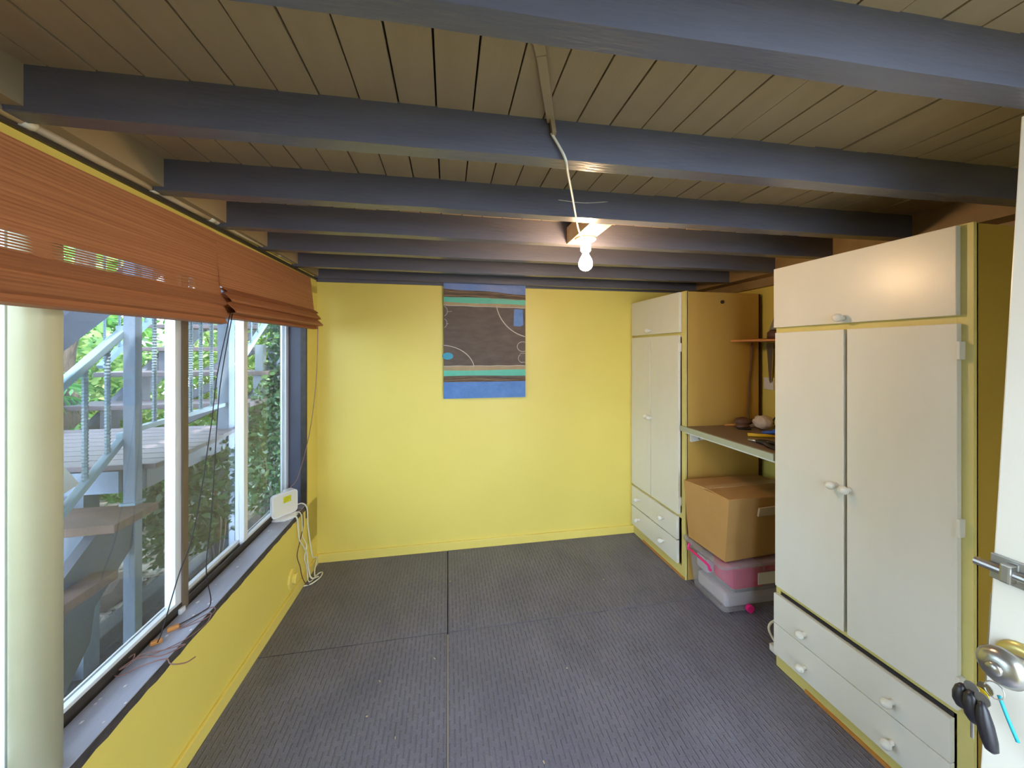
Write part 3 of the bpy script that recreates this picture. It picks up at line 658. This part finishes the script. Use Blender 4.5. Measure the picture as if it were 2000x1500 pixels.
m = MB(); m.blob((1.955, 1.945, 1.048), (.055, .055, .044), 3, .10, 7); m.build('plastic_bag', 'white_cloth', smooth=True, label='crumpled white plastic bag on the desk against the wall', cat='bag')
cord('cable_ring', [(2.02+.04*math.cos(R(a)), 1.90, 1.055+.036*math.sin(R(a))) for a in range(0, 350, 25)], .005, 'black_plastic', 'dark ring of cable behind the white plastic bag', 'cable')
for (nm, a, b, r_, mt_, lab) in (('screwdriver', (1.705, 1.80, 1.014), (1.85, 1.715, 1.014), .010, 'amber', 'screwdriver with a yellow handle on the desk'),
                               ('pen', (1.735, 1.83, 1.010), (1.87, 1.76, 1.012), .0055, 'dark_red', 'dark red pen lying behind the yellow screwdriver')):
    MB().tube([a, tuple((Vector(a)*.45+Vector(b)*.55)), b], [r_, r_, r_*.45], 10).build(nm, mt_, smooth=True, label=lab, cat='tool' if nm != 'pen' else 'pen')
m = MB(); m.blob((1.90, 1.79, 1.024), (.035, .028, .019), 2, .05, 4); m.tube([(1.83, 1.83, 1.014), (1.88, 1.80, 1.020), (1.94, 1.76, 1.018)], [.008, .014, .012], 10)
m.build('blue_torch', 'blue', smooth=True, label='blue plastic torch on the desk beside the near wardrobe', cat='torch')
pl_ = empty('pliers', (1.70, 1.66, 1.004), 'black handled pliers lying at the near end of the desk', 'pliers')
MB().tube(curve_pts([(1.630, 1.66, 1.015), (1.665, 1.62, 1.016), (1.67, 1.56, 1.014), (1.645, 1.49, 1.013)], 3), [.011]*7+[.010, .009, .007], 8).build('handle', 'black_plastic', pl_, smooth=True)
MB().tube(curve_pts([(1.628, 1.66, 1.015), (1.628, 1.61, 1.016), (1.605, 1.56, 1.014), (1.60, 1.50, 1.013)], 3), [.011]*7+[.010, .009, .007], 8).build('handle', 'black_plastic', pl_, smooth=True)
MB().tube([(1.630, 1.655, 1.015), (1.612, 1.70, 1.014)], [.012, .005], 8).build('jaws', 'steel', pl_, smooth=True)
# desk cable up the side panel
cord('hanging_cable', [(2.02, 2.097, 1.55), (2.015, 2.096, 1.45), (2.0, 2.096, 1.30), (1.995, 2.096, 1.15), (1.985, 2.09, 1.05), (1.975, 2.05, 1.045)], .0055, 'brown_cloth', 'brown cable hanging down the far wardrobe side to the desk', 'cable')
# corner shelf
sh = empty('corner_shelf', (2.0, 1.95, 1.555), 'small orange timber shelf between the wardrobes above the desk', 'shelf')
MB().prism([(1.86, 2.103, 1.558), (2.128, 2.103, 1.558), (2.128, 1.62, 1.558), (2.05, 1.62, 1.558)], (0, 0, .012)).build('board', 'orange_wood', sh)
MB().box((2.112, 2.128), (1.62, 2.08), (1.512, 1.558)).build('cleat', 'brownside', sh)
m = MB(); m.lathe([(.046, 0), (.044, .045), (.03, .06)], (2.055, 1.955, 1.570), n=18); m.build('dark_jar', 'brown_cloth', smooth=True, label='dark brown jar on the orange corner shelf', cat='jar')
m = MB(); m.lathe([(.062, 0), (.056, .02), (.040, .07), (.026, .125), (.014, .15)], (2.065, 1.925, 1.632), n=20); m.build('cloth_cap', 'grey_cloth', smooth=True, label='pointed grey cloth cap over the jar on the corner shelf', cat='cap')
m = MB(); m.prism([(2.09, 1.93, 1.70), (2.09, 1.865, 1.70), (2.09, 1.88, 1.80), (2.09, 1.91, 1.83)], (.03, 0, 0)); m.build('brown_tag', 'card', label='brown card standing behind the grey cap on the shelf', cat='card')
m = MB(); m.bar((1.93, 2.06, 1.5745), (2.05, 2.01, 1.5745), .018, .008, bevel=.002); m.build('paint_brush', 'raw_wood', label='flat pale stick lying on the corner shelf', cat='stick')
m = MB(); m.prism([(2.10, 2.065, 1.545), (2.10, 2.015, 1.545), (2.10, 2.030, 1.30), (2.10, 2.038, 1.285), (2.10, 2.046, 1.30)], (.006, 0, 0)); m.build('drywall_saw', 'steel', label='tapered grey blade hanging below the corner shelf', cat='blade')
sw = empty('light_switch', (2.128, 2.03, 1.24), 'white double switch plate on the yellow wall above the desk', 'switch')
MB().box((2.116, 2.130), (2.03, 2.105), (1.238, 1.318), .003).build('plate', 'white_plastic', sw)
MB().box((2.112, 2.117), (2.048, 2.058), (1.285, 1.300), .001).build('rocker', 'white_plastic', sw)

# ------------------------------------------------------------------ storage tub and cardboard box
tb = empty('storage_tub', (1.80, 1.91, 0), 'clear plastic tub with a pink handle and pink things inside', 'tub')
def ring_(x0, x1, y0, y1, z, r=.03, n=4):
    o = []
    for cx_, cy_, a0 in ((x1-r, y1-r, 0), (x0+r, y1-r, 90), (x0+r, y0+r, 180), (x1-r, y0+r, 270)):
        for k in range(n+1): a = R(a0+90*k/n); o.append((cx_+r*math.cos(a), cy_+r*math.sin(a), z))
    return o
def loft(rings, name, mt_, parent, cap0=True, cap1=True, **kw):
    m = MB(); v = [[m._v(p) for p in r_] for r_ in rings]; n = len(v[0])
    for a, b in zip(v, v[1:]):
        for k in range(n): m.bm.faces.new([a[k], a[(k+1) % n], b[(k+1) % n], b[k]])
    if cap0: m.bm.faces.new(v[0][::-1])
    if cap1: m.bm.faces.new(v[-1])
    return m.build(name, mt_, parent, smooth=False, **kw)
loft([ring_(1.550, 2.04, 1.800, 2.065, .004), ring_(1.545, 2.045, 1.795, 2.068, .02), ring_(1.512, 2.062, 1.765, 2.080, .275), ring_(1.498, 2.07, 1.752, 2.088, .278), ring_(1.498, 2.07, 1.752, 2.088, .290)], 'body', 'clear', tb, cap1=False)
loft([ring_(1.490, 2.078, 1.745, 2.094, .289), ring_(1.488, 2.080, 1.743, 2.096, .305), ring_(1.505, 2.064, 1.758, 2.08, .311), ring_(1.525, 2.04, 1.775, 2.065, .305)], 'lid', 'clear', tb)
MB().tube(curve_pts([(1.490, 2.02, .292), (1.480, 2.015, .262), (1.478, 1.99, .268), (1.476, 1.91, .268), (1.478, 1.84, .262), (1.482, 1.832, .240), (1.490, 1.832, .235)], 5), .0075, 8).build('handle', 'pink', tb, smooth=True, label='hot pink clip handle')
MB().tube([(1.70, 1.79, .024), (1.70, 1.772, .024)], .022, 14).build('wheel', 'pink', tb, label='hot pink wheel')
MB().box((1.735, 1.90), (1.7585, 1.7615), (.17, .235)).build('label_sticker', 'white_cable', tb)
cm = [mat('folded_pink_cloth', srgb(236, 60, 120), .8), mat('folded_grey_cloth', srgb(150, 150, 160), .8), mat('folded_orange_cloth', srgb(200, 110, 70), .8), mat('folded_pale_cloth', srgb(206, 200, 206), .8)]
for (a, b, c, d, e, f, k) in ((1.57, 2.03, 1.81, 2.05, .02, .10, 3), (1.62, 2.03, 1.80, 2.05, .102, .128, 1), (1.60, 1.80, 1.79, 1.95, .13, .262, 0), (1.81, 2.03, 1.80, 2.05, .13, .20, 2), (1.56, 1.79, 1.955, 2.05, .13, .22, 3), (1.82, 2.02, 1.80, 2.04, .202, .262, 0)):
    MB().box((a, b), (c, d), (e, f), .018).build('folded_cloth', cm[k], tb)
bx = empty('cardboard_box', (1.75, 1.9, .312), 'brown cardboard box taped shut on top of the clear tub', 'box')
cb = [(1.528, 1.768, .314), (2.02, 1.800, .314), (2.02, 2.07, .314), (1.510, 2.055, .314)]
ct = [(1.492, 1.700, .690), (2.02, 1.735, .672), (2.02, 2.07, .672), (1.452, 2.02, .690)]
MB().hexa(cb+ct, .002).build('carton', 'card', bx)
MB().hexa([(1.494, 1.702, .689), (2.02, 1.737, .671), (2.02, 1.900, .684), (1.474, 1.862, .694), (1.494, 1.702, .693), (2.02, 1.737, .675), (2.02, 1.898, .690), (1.474, 1.860, .700)]).build('flap', 'card', bx)
MB().hexa([(1.474, 1.866, .690), (2.02, 1.902, .684), (2.02, 2.07, .671), (1.452, 2.018, .689), (1.474, 1.866, .699), (2.02, 1.904, .690), (2.02, 2.07, .675), (1.452, 2.018, .693)]).build('flap', 'card', bx)
MB().hexa([(1.468, 1.845, .697), (2.0, 1.875, .690), (2.0, 1.925, .691), (1.462, 1.885, .698), (1.468, 1.845, .7015), (2.0, 1.875, .6925), (2.0, 1.925, .693), (1.462, 1.885, .7015)]).build('tape', 'tape', bx)
MB().hexa([(1.70, 1.722, .575), (1.86, 1.733, .575), (1.86, 1.75, .575), (1.70, 1.74, .575), (1.70, 1.713, .625), (1.86, 1.725, .625), (1.86, 1.745, .625), (1.70, 1.735, .625)]).build('label_sticker', 'paper', bx)

# power board behind the near wardrobe
pb = empty('power_plug', (1.62, 1.54, 0), 'white power adaptor on the floor beside the near wardrobe', 'plug')
MB().box((1.585, 1.66), (1.500, 1.545), (.001, .036), .006).build('adaptor', 'white_plastic', pb)
MB().tube(curve_pts([(1.62, 1.50, .03), (1.60, 1.535, .06), (1.60, 1.56, .10), (1.63, 1.55, .135), (1.66, 1.50, .145)], 6), .006, 8).build('lead', 'white_cable', pb, smooth=True)

# ------------------------------------------------------------------ open door with lock and keys
dd = bpy.data.objects.new('door_1', None); COL.objects.link(dd); WLOC['door_1'] = Vector((0, 0, 0)); tag(dd, kind='structure')
# leaf frame: x = thickness towards the wardrobe side, y = from free edge back to hinge, z up; leans slightly
def DF(p): return Vector((1.100+.072*(p.z-1.0)+p.x*1.0+.10*p.y*0, .553-.006*(p.z-1)-p.y, p.z))
ht = 1.985
MB(DF).box((0, .036), (0, .82), (.012, ht), .002).build('door_leaf', 'white_door', dd)
MB(DF).box((.0005, .0355), (-.0015, .0), (.8, 1.0)).build('lock_face', 'steel', dd)
MB(DF).lathe([(.034, 0), (.034, -.004), (.014, -.008), (.012, -.030), (.022, -.036), (.033, -.046), (.034, -.056), (.026, -.066), (.012, -.070)], (0, .045, .897), (1, 0, 0), 28).build('door_knob', 'steel', dd, smooth=True)
MB(DF).lathe([(.011, 0), (.011, -.010), (.010, -.012)], (-.066, .045, .897), (1, 0, 0), 16).build('keyhole', 'steel', dd, smooth=True)
MB(DF).lathe([(.036, 0), (.034, -.006), (.02, -.008)], (0, .045, .897), (1, 0, 0), 24).build('rose_plate', mat('aged_brass', srgb(206, 190, 120), .3, metal=.6), dd, smooth=True)
bo = MB(DF); bo.box((-.006, 0), (-.002, .12), (1.035, 1.085), .002); bo.tube([(-.014, -.018, 1.060), (-.014, .12, 1.060)], .008, 12); bo.box((-.026, -.006), (.02, .035), (1.042, 1.078), .003); bo.box((-.026, -.006), (.085, .10), (1.042, 1.078), .003)
bo.build('slide_bolt', 'steel', dd)
ky = empty('key_bunch', (1.02, .51, .75), 'bunch of keys with black fobs hanging from the door knob', 'keys')
kx = 1.026
MB().tube([(kx+.004*math.sin(a), .512+.013*math.cos(a), .852+.013*math.sin(a)) for a in [i*.45 for i in range(14)]], .0012, 6, closed=True).build('key_ring', 'steel', ky, smooth=True)
def key(c, rot, mt_, L_=.042, nm='key'):
    m = MB(lambda p: Vector((c[0]+p.x, c[1]+p.y*math.cos(rot)-p.z*math.sin(rot), c[2]+p.y*math.sin(rot)+p.z*math.cos(rot))))
    m.lathe([(.011, 0), (.011, .0022)], (0, 0, -.010), (1, 0, 0), 14); m.box((0, .0022), (-.0035, .0035), (-.020-L_*.6, -.018))
    for k in range(3): m.box((0, .0022), (.0035, .0058), (-.028-.007*k, -.025-.007*k))
    m.build(nm, mt_, ky)
key((kx-.004, .545, .840), -.5, 'steel'); key((kx+.006, .535, .834), -.2, 'amber'); key((kx-.010, .520, .836), .25, 'steel'); key((kx+.012, .53, .846), .0, 'steel')
MB().tube([(kx, .555, .824), (kx, .556, .816), (kx, .557, .802), (kx, .557, .790), (kx, .555, .780), (kx, .555, .776)], [.004, .009, .012, .012, .009, .003], 16).build('fob', 'black_plastic', ky, smooth=True)
MB().tube([(kx-.005, .540, .826), (kx-.005, .539, .815), (kx-.005, .537, .795), (kx-.005, .536, .780), (kx-.004, .535, .770), (kx-.004, .535, .765)], [.004, .011, .014, .013, .009, .003], 16).build('fob', 'black_plastic', ky, smooth=True)
MB().tube([(kx-.012, .522, .822), (kx-.012, .521, .81), (kx-.012, .518, .785), (kx-.013, .512, .76), (kx-.014, .508, .745), (kx-.014, .507, .740)], [.003, .008, .012, .0115, .009, .003], 16).build('fob', 'black_plastic', ky, smooth=True)
MB().tube([(kx-.006, .538, .77), (kx-.006, .538, .735)], .0025, 8).build('key', 'steel', ky)
MB().tube(curve_pts([(kx+.004, .508, .845), (kx+.0, .495, .815), (kx-.002, .482, .785)], 4), .0028, 8).build('cord_tag', 'teal', ky, smooth=True, label='teal cord tag')

# bits on the floor
rg = random.Random(5); m = MB()
for (X, y) in ((.345, 1.26), (-.06, 1.78), (-.30, 1.70), (-.33, 1.55), (.02, 2.36), (-.46, 2.62), (.12, 2.66), (-.2, 1.44), (.55, 1.62), (1.0, 2.2)):
    a = rg.random()*3; l = .005+.006*rg.random(); m.bar((X, y, .003), (X+l*math.cos(a), y+l*math.sin(a), .003), .003, .003)
m.build('floor_lint', 'paper', label='pale specks of lint scattered over the dark carpet', cat='debris', kind='stuff')

# ================================================================== OUTSIDE
M['patio'] = mat('grey_patio_paving', srgb(96, 98, 96), .9, noise=(4, srgb(80, 84, 78), .3))
gr = MB().box((-14, -1.13), (-6, 16), (-.35, -.06)).build('ground_garden', 'soil', kind='structure')
MB().box((-1.62, -1.13), (-3, 7), (-.06, -.005), .004).build('concrete_path', 'concrete', kind='structure')
MB().box((-8, 9), (-7, YN-.1), (-.3, -.03)).build('ground_patio', 'patio', kind='structure')
for (y0, y1, X) in ((.2, 1.9, -1.68), (1.91, 3.4, -1.73)):
    MB(lambda p: Vector((p.x-.03*p.y, p.y, p.z))).box((X-.05, X+.05), (y0, y1), (-.06, .03), .008).build('sleeper', 'concrete', label='weathered timber sleeper edging the path outside, %s' % ('near length' if y0 < 1 else 'length under the landing'), cat='sleeper', group='timber sleepers along the path')
MB().box((-5.5, -1.80), (.2, 4.2), (-.06, .0)).build('gravel_bed', 'gravel', kind='structure')
rg = random.Random(2); m = MB()
for i in range(2600):
    X = -1.85-rg.random()**1.4*2.6; y = 1.3+rg.random()*2.6; r_ = .012+.02*rg.random()
    res = bmesh.ops.create_icosphere(m.bm, subdivisions=1, radius=1); a = rg.random()*3
    for v in res['verts']:
        x_, y_ = v.co.x*r_*1.5, v.co.y*r_
        v.co = Vector((X+x_*math.cos(a)-y_*math.sin(a), y+x_*math.sin(a)+y_*math.cos(a), r_*.3+v.co.z*r_*.6))
m.build('pebbles', 'pebble', label='pale pebbles covering the garden bed behind the steps', cat='gravel', kind='stuff')
MB().blob((-1.98, 2.52, .06), (.11, .16, .09), 2, .12, 9).build('rock', 'rock', label='brown rock on the gravel under the landing', cat='rock')
MB().blob((-2.25, 2.95, .05), (.16, .12, .10), 2, .12, 12).build('rock', 'pebble', label='pale rock on the gravel beyond the brown one', cat='rock')

# --- landing
ld = empty('stair_landing', (-2.2, 2.42, 0), 'weathered timber landing outside the window between the two stair flights', 'landing')
dx = lambda y: -1.335-.02*(y-1.95)
for i in range(9):
    y = 1.955+i*.103; X1 = -1.345-.095*(y-1.95) if i else -1.345
    MB().box((-3.1, X1+random.uniform(-.006, .006)), (y, y+.096), (.945, .970), .003).build('deck_board', 'deck', ld)
MB().bar((-3.1, 1.975, .89), (-1.50, 1.975, .89), .04, .10).build('fascia', 'post_paint', ld)
MB().bar((-1.44, 2.0, .89), (-1.50, 2.85, .89), .04, .10).build('fascia', 'stringer', ld)
MB().box((-2.95, -2.87), (2.0, 2.08), (-.05, .945)).build('leg', 'stringer', ld)
MB().box((-1.441, -1.394), (1.90, 1.94), (-.06, 2.6), .003).build('corner_post', 'post_paint', ld)
MB().box((-1.450, -1.386), (1.89, 1.95), (.80, .812), .002).build('post_bracket', 'rail_paint', ld)
MB().box((-1.53, -1.46), (2.73, 2.80), (-.06, 2.6), .003).build('corner_post', 'post_paint', ld)
MB().bar((-1.43, 1.96, 1.135), (-1.49, 2.74, 1.135), .03, .022).build('rail', 'rail_paint', ld)
MB().bar((-1.43, 1.96, 1.93), (-1.49, 2.74, 1.93), .04, .04).build('rail', 'rail_paint', ld)
def rebar(a, b, parent, r_=.0092):
    a = Vector(a); b = Vector(b); L_ = (b-a).length; n = int(L_/.007)
    MB().tube([a+(b-a)*i/n for i in range(n+1)], [r_*(1.22 if i % 2 else .88) for i in range(n+1)], 7).build('baluster', 'rebar', parent)
for y in (2.09, 2.20, 2.385, 2.485, 2.60): rebar((-1.44-.077*(y-1.96), y, 1.14), (-1.44-.077*(y-1.96), y, 1.92), ld)

# --- lower flight coming down towards the window's near end
lf_ = empty('lower_stairs', (-1.9, 1.4, 0), 'lower flight of timber steps seen through the window below the landing', 'stairs')
for i, (y0, y1, z) in enumerate(((1.70, 1.925, .80), (1.475, 1.72, .61), (1.25, 1.495, .42), (1.02, 1.27, .23))):
    MB(lambda p: Vector((p.x, p.y+.05*(p.x+1.3), p.z))).box((-2.30, -1.318 if i < 2 else -1.445), (y0, y1), (z-.035, z), .004).build('tread', 'tread', lf_)
for X in (-1.40, -2.22):
    MB().prism([(X, 1.935, .765), (X, 1.935, .655), (X, 1.72, .465), (X, 1.70, .34), (X, 1.58, .19), (X, 1.38, -.05), (X, .80, -.05), (X, .80, .02), (X, 1.74, .765)], (-.04, 0, 0)).build('stringer', 'stringer', lf_)
MB().box((-1.78, -1.69), (2.02, 2.10), (-.05, .93)).build('leg', 'post_paint', lf_)
hr = empty('stair_handrail', (-1.46, 1.5, .5), 'pale blue handrail with ribbed bar balusters beside the lower steps', 'handrail')
MB().bar((-1.455, 1.935, 1.60), (-1.455, 1.20, .99), .034, .028, bevel=.004).build('rail', 'rail_paint', hr)
MB().bar((-1.455, 1.935, 1.115), (-1.455, 1.20, .49), .030, .026, bevel=.004).build('rail', 'rail_paint', hr)
for y in (1.843, 1.745, 1.645, 1.545, 1.445, 1.345):
    rebar((-1.455, y, 1.115-(1.935-y)*.85), (-1.455, y, 1.60-(1.935-y)*.83), hr)
MB().box((-1.47, -1.44), (1.90, 1.96), (1.585, 1.612), .003).build('rail_bracket', 'rail_paint', hr)
MB().box((-1.47, -1.44), (1.90, 1.96), (1.102, 1.128), .003).build('rail_bracket', 'rail_paint', hr)
hr2 = empty('stair_handrail', (-2.25, 2.2, .8), 'far handrail on the other side of the lower steps', 'handrail')
MB().bar((-2.25, 3.35, 1.86), (-2.25, 2.80, 1.39), .034, .030).build('rail', 'rail_paint', hr2)
for y in (2.83, 2.94, 3.05, 3.16): rebar((-2.25, y, 1.86-(3.35-y)*.855), (-2.25, y, 2.2), hr2, .007)

# --- upper flight behind the landing
uf = empty('upper_stairs', (-2.2, 3.5, .9), 'upper flight of open timber steps climbing behind the landing', 'stairs')
ut = ((3.08, 3.36, 1.10, -2.75, -1.50), (3.36, 3.64, 1.325, -2.75, -1.50), (3.62, 3.90, 1.53, -2.75, -1.50), (3.88, 4.16, 1.745, -2.75, -1.50), (4.14, 4.42, 1.95, -2.75, -1.50))
for (y0, y1, z, a, b) in ut:
    MB().box((a, b), (y0, y1), (z-.036, z), .004).build('tread', 'deck', uf)
    MB().box((b-.13, b-.06), (y0+.03, y0+.10), (z-.25, z-.036)).build('riser_post', 'post_paint', uf)
    MB().box((a+.25, a+.32), (y0+.03, y0+.10), (z-.25, z-.036)).build('riser_post', 'stringer', uf)
    MB().prism([(b-.20, y0+.02, z-.036), (b-.34, y0+.02, z-.036), (b-.75, y0+.02, z-.24), (b-.61, y0+.02, z-.24)], (0, .04, 0)).build('brace', 'stringer', uf)
MB().prism([(-1.62, 3.05, .86), (-1.62, 4.42, 1.92), (-1.62, 4.42, 1.70), (-1.62, 3.30, .80)], (-.045, 0, 0)).build('stringer', 'stringer', uf)
MB().prism([(-2.60, 3.05, .86), (-2.60, 4.42, 1.92), (-2.60, 4.42, 1.70), (-2.60, 3.30, .80)], (-.045, 0, 0)).build('stringer', 'stringer', uf)
uh = empty('stair_handrail', (-1.45, 3.2, 1.3), 'handrail climbing beside the upper steps at the right end of the view', 'handrail')
MB().bar((-1.47, 2.84, 1.385), (-1.47, 4.1, 2.44), .032, .030, bevel=.004).build('rail', 'rail_paint', uh)
for y in (2.93, 3.03, 3.13, 3.24, 3.34): rebar((-1.47, y, 1.385+(y-2.84)*.837), (-1.47, y, 2.5), uh, .007)
# big stringer of the flight overhead
MB().prism([(-2.0, 1.7, 1.02), (-2.0, 3.5, 2.48), (-2.0, 3.5, 2.72), (-2.0, 1.7, 1.18)], (-.05, 0, 0)).build('overhead_stringer', 'stringer', label='wide dark grey stair stringer slanting up beside the steel pole', cat='stringer')
# unseen deck added over the garden to keep the stairs in shade
ud = empty('shade_deck', (-2.2, 1.2, 2.60), 'unseen timber deck added above the outside stairs to shade them', 'deck')
for i in range(25): MB().box((-3.2, -1.12), (-.6+i*.145, -.6+i*.145+.138), (2.60, 2.635)).build('deck_board', 'deck', ud)
MB().box((-3.1, -3.0), (-.6, 1.85), (2.42, 2.60)).build('bearer', 'stringer', ud)
MB().box((-3.1, -3.0), (-.5, -.4), (-.06, 2.42)).build('post', 'post_paint', ud)
# white board leaning by the pole
MB().prism([(-1.6, 1.895, .912), (-1.6, 1.718, 1.179), (-1.6, 1.385, 1.081), (-1.6, 1.562, .814)], (-.012, 0, 0)).build('white_board', 'white_door', label='white board leaning against the lower stair rail outside', cat='board')
# retaining wall and pot
MB().box((-2.05, -1.70), (4.60, 4.78), (-.1, 1.2)).build('garden_wall', 'brick_wall', label='low brown rendered pier behind the upper steps', cat='pier')
MB().box((-1.62, -1.56), (3.40, 3.46), (1.325, 1.55)).build('newel_stub', 'post_paint', uf)

# --- plants
def leaf_cloud(name, c, r, n, size, mt_, parent, seed, shell=.35):
    rg = random.Random(seed); verts = []; faces = []
    for i in range(n):
        while True:
            p = Vector((rg.uniform(-1, 1), rg.uniform(-1, 1), rg.uniform(-1, 1)))
            if shell < p.length < 1: break
        o = Vector((c[0]+p.x*r[0], c[1]+p.y*r[1], c[2]+p.z*r[2]))
        d = Vector((rg.gauss(0, 1), rg.gauss(0, 1), rg.gauss(-.2, .7))).normalized()
        w = d.cross(Vector((rg.gauss(0, 1), rg.gauss(0, 1), rg.gauss(0, 1)))).normalized(); nn = d.cross(w)
        L_ = size*rg.uniform(.6, 1.35); wd = L_*.26; b = len(verts)
        verts += [o, o+d*L_*.35+w*wd, o+d*L_*.35-w*wd, o+d*L_*.35-nn*L_*.04, o+d*L_*.72+w*wd*.7-nn*L_*.06, o+d*L_*.72-w*wd*.7-nn*L_*.06, o+d*L_*.72-nn*L_*.1, o+d*L_-nn*L_*.18]
        faces += [(b, b+1, b+3), (b, b+3, b+2), (b+1, b+4, b+6, b+3), (b+3, b+6, b+5, b+2), (b+4, b+7, b+6), (b+6, b+7, b+5)]
    base = WLOC[parent.name]; me = bpy.data.meshes.new(name); me.from_pydata([v-base for v in verts], [], faces); me.materials.append(M[mt_])
    for p_ in me.polygons: p_.use_smooth = True
    o = bpy.data.objects.new(name, me); COL.objects.link(o); o.parent = parent; WLOC[o.name] = base.copy(); o['kind'] = 'stuff'; return o
def shrub(c, r, n, size, mt_, seed, label, nm='shrub', stems=5):
    t = empty(nm, (c[0], c[1], -.03), label, 'shrub' if nm == 'shrub' else 'tree', 'plants in the garden behind the stairs')
    rg = random.Random(seed+50); m = MB()
    for i in range(stems):
        a = rg.random()*6.3; q = Vector((c[0]+math.cos(a)*r[0]*.6, c[1]+math.sin(a)*r[1]*.6, c[2]+r[2]*rg.uniform(.0, .7)))
        b = Vector((c[0]+math.cos(a)*.06, c[1]+math.sin(a)*.06, -.04)); mid = (q+b)/2+Vector((rg.uniform(-.08, .08), rg.uniform(-.08, .08), .1))
        m.tube(curve_pts([b, mid, q], 5), [max(.004, .018*(1-k/12)) for k in range(11)], 6)
    m.build('stems', 'bark', t, smooth=True)
    leaf_cloud('foliage', c, r, n, size, mt_, t, seed); return t
shrub((-2.45, 3.45, .62), (.75, .28, .36), 2400, .065, 'leaf_mid', 1, 'leafy green shrub under the landing behind the nearest step')
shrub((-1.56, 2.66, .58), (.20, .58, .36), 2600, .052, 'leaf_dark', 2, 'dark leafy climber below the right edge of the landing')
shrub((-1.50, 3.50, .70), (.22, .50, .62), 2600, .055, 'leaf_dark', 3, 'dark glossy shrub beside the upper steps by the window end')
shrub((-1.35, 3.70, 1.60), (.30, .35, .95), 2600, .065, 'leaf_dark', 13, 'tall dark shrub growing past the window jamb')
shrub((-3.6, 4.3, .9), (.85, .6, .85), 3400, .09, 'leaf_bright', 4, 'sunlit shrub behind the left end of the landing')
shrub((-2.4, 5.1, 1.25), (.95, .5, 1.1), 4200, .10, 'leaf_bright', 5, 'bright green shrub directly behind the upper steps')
shrub((-2.9, 6.3, 1.9), (1.3, .7, 1.5), 1700, .17, 'leaf_mid', 6, 'broad green shrub further back behind the steps')
shrub((-5.2, 5.6, 1.6), (1.3, .8, 1.5), 2600, .17, 'leaf_mid', 7, 'large shrub beyond the palm at the left')
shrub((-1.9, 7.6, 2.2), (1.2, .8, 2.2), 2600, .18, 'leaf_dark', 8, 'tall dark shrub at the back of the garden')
shrub((-3.3, 3.3, .35), (.7, .4, .45), 2200, .065, 'leaf_mid', 9, 'low green shrub at the back left under the landing')
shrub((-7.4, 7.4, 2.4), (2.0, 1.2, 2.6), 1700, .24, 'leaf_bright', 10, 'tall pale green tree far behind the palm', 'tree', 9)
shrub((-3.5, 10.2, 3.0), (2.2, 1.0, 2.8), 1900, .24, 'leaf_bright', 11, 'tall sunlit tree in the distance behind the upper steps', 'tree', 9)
# tree trunks
tt = empty('tree', (-3.05, 3.45, 0), 'rough grey trunk rising behind the stair balusters', 'tree')
MB().tube(curve_pts([(-3.05, 3.45, -.06), (-3.0, 3.5, .7), (-3.12, 3.55, 1.4), (-3.0, 3.6, 2.2), (-3.1, 3.7, 3.2)], 6), [.10-.0022*i for i in range(25)], 12).build('trunk', 'bark', tt, smooth=True)
leaf_cloud('foliage', (-3.1, 3.7, 3.3), (.9, .8, .6), 900, .14, 'leaf_mid', tt, 31)
# palm
def palm(c, seed, label, fr):
    t = empty('palm', (c[0], c[1], -.03), label, 'palm'); rg = random.Random(seed)
    MB().tube([(c[0], c[1], -.03), (c[0]+.01, c[1], c[2]*.5), (c[0], c[1], c[2])], [.05, .042, .035], 10).build('trunk', 'bark', t, smooth=True)
    for (az, el, L_) in fr:
        d = Vector((math.cos(R(az)), math.sin(R(az)), 0)); m = MB(); P = []
        for k in range(15):
            s_ = k/14; P.append(Vector(c)+d*L_*s_*math.cos(R(el))*(1-.15*s_*s_)+Vector((0, 0, L_*(math.sin(R(el))*s_-.55*s_*s_))))
        m.tube(P, [.007*(1-.8*k/14) for k in range(15)], 5)
        for k in range(2, 15):
            tdir = (P[min(k+1, 14)]-P[k-1]).normalized(); side = tdir.cross(Vector((0, 0, 1))).normalized()
            for sg in (-1, 1):
                l = L_*.34*math.sin(math.pi*min(1, .18+k/16)); e = (side*sg*.8+tdir*.6+Vector((0, 0, -.18+rg.uniform(-.1, .1)))).normalized()
                w_ = .011; n_ = e.cross(Vector((0, 0, 1))).normalized()
                q = [P[k]-n_*w_*.4, P[k]+e*l*.5-n_*w_, P[k]+e*l+Vector((0, 0, -l*.15)), P[k]+e*l*.5+n_*w_, P[k]+n_*w_*.4]
                m.bm.faces.new([m._v(v) for v in q])
        m.build('frond', 'leaf_palm', t)
    return t
palm((-3.15, 3.05, 1.15), 3, 'green palm with long drooping fronds behind the stair handrail', [(0, 35, .85), (20, 20, .75), (-25, 30, .8), (60, 45, .8), (-60, 40, .8), (110, 40, .8), (180, 35, .9), (-110, 35, .7), (35, 55, .7)])
palm((-3.9, 3.6, 1.45), 5, 'second palm further left beyond the landing', [(0, 35, 1.1), (30, 20, 1.0), (-25, 30, 1.0), (60, 45, 1.0), (-60, 40, .9), (110, 40, .9), (180, 35, .9), (-110, 35, .9)])
shrub((-5.6, 2.2, 1.3), (.9, 1.2, 1.4), 2600, .15, 'leaf_mid', 21, 'rounded green shrub at the left edge of the garden')
shrub((-5.9, -.6, 1.5), (.9, 1.5, 1.6), 2600, .16, 'leaf_dark', 22, 'dark hedge-like shrub far to the left of the steps')
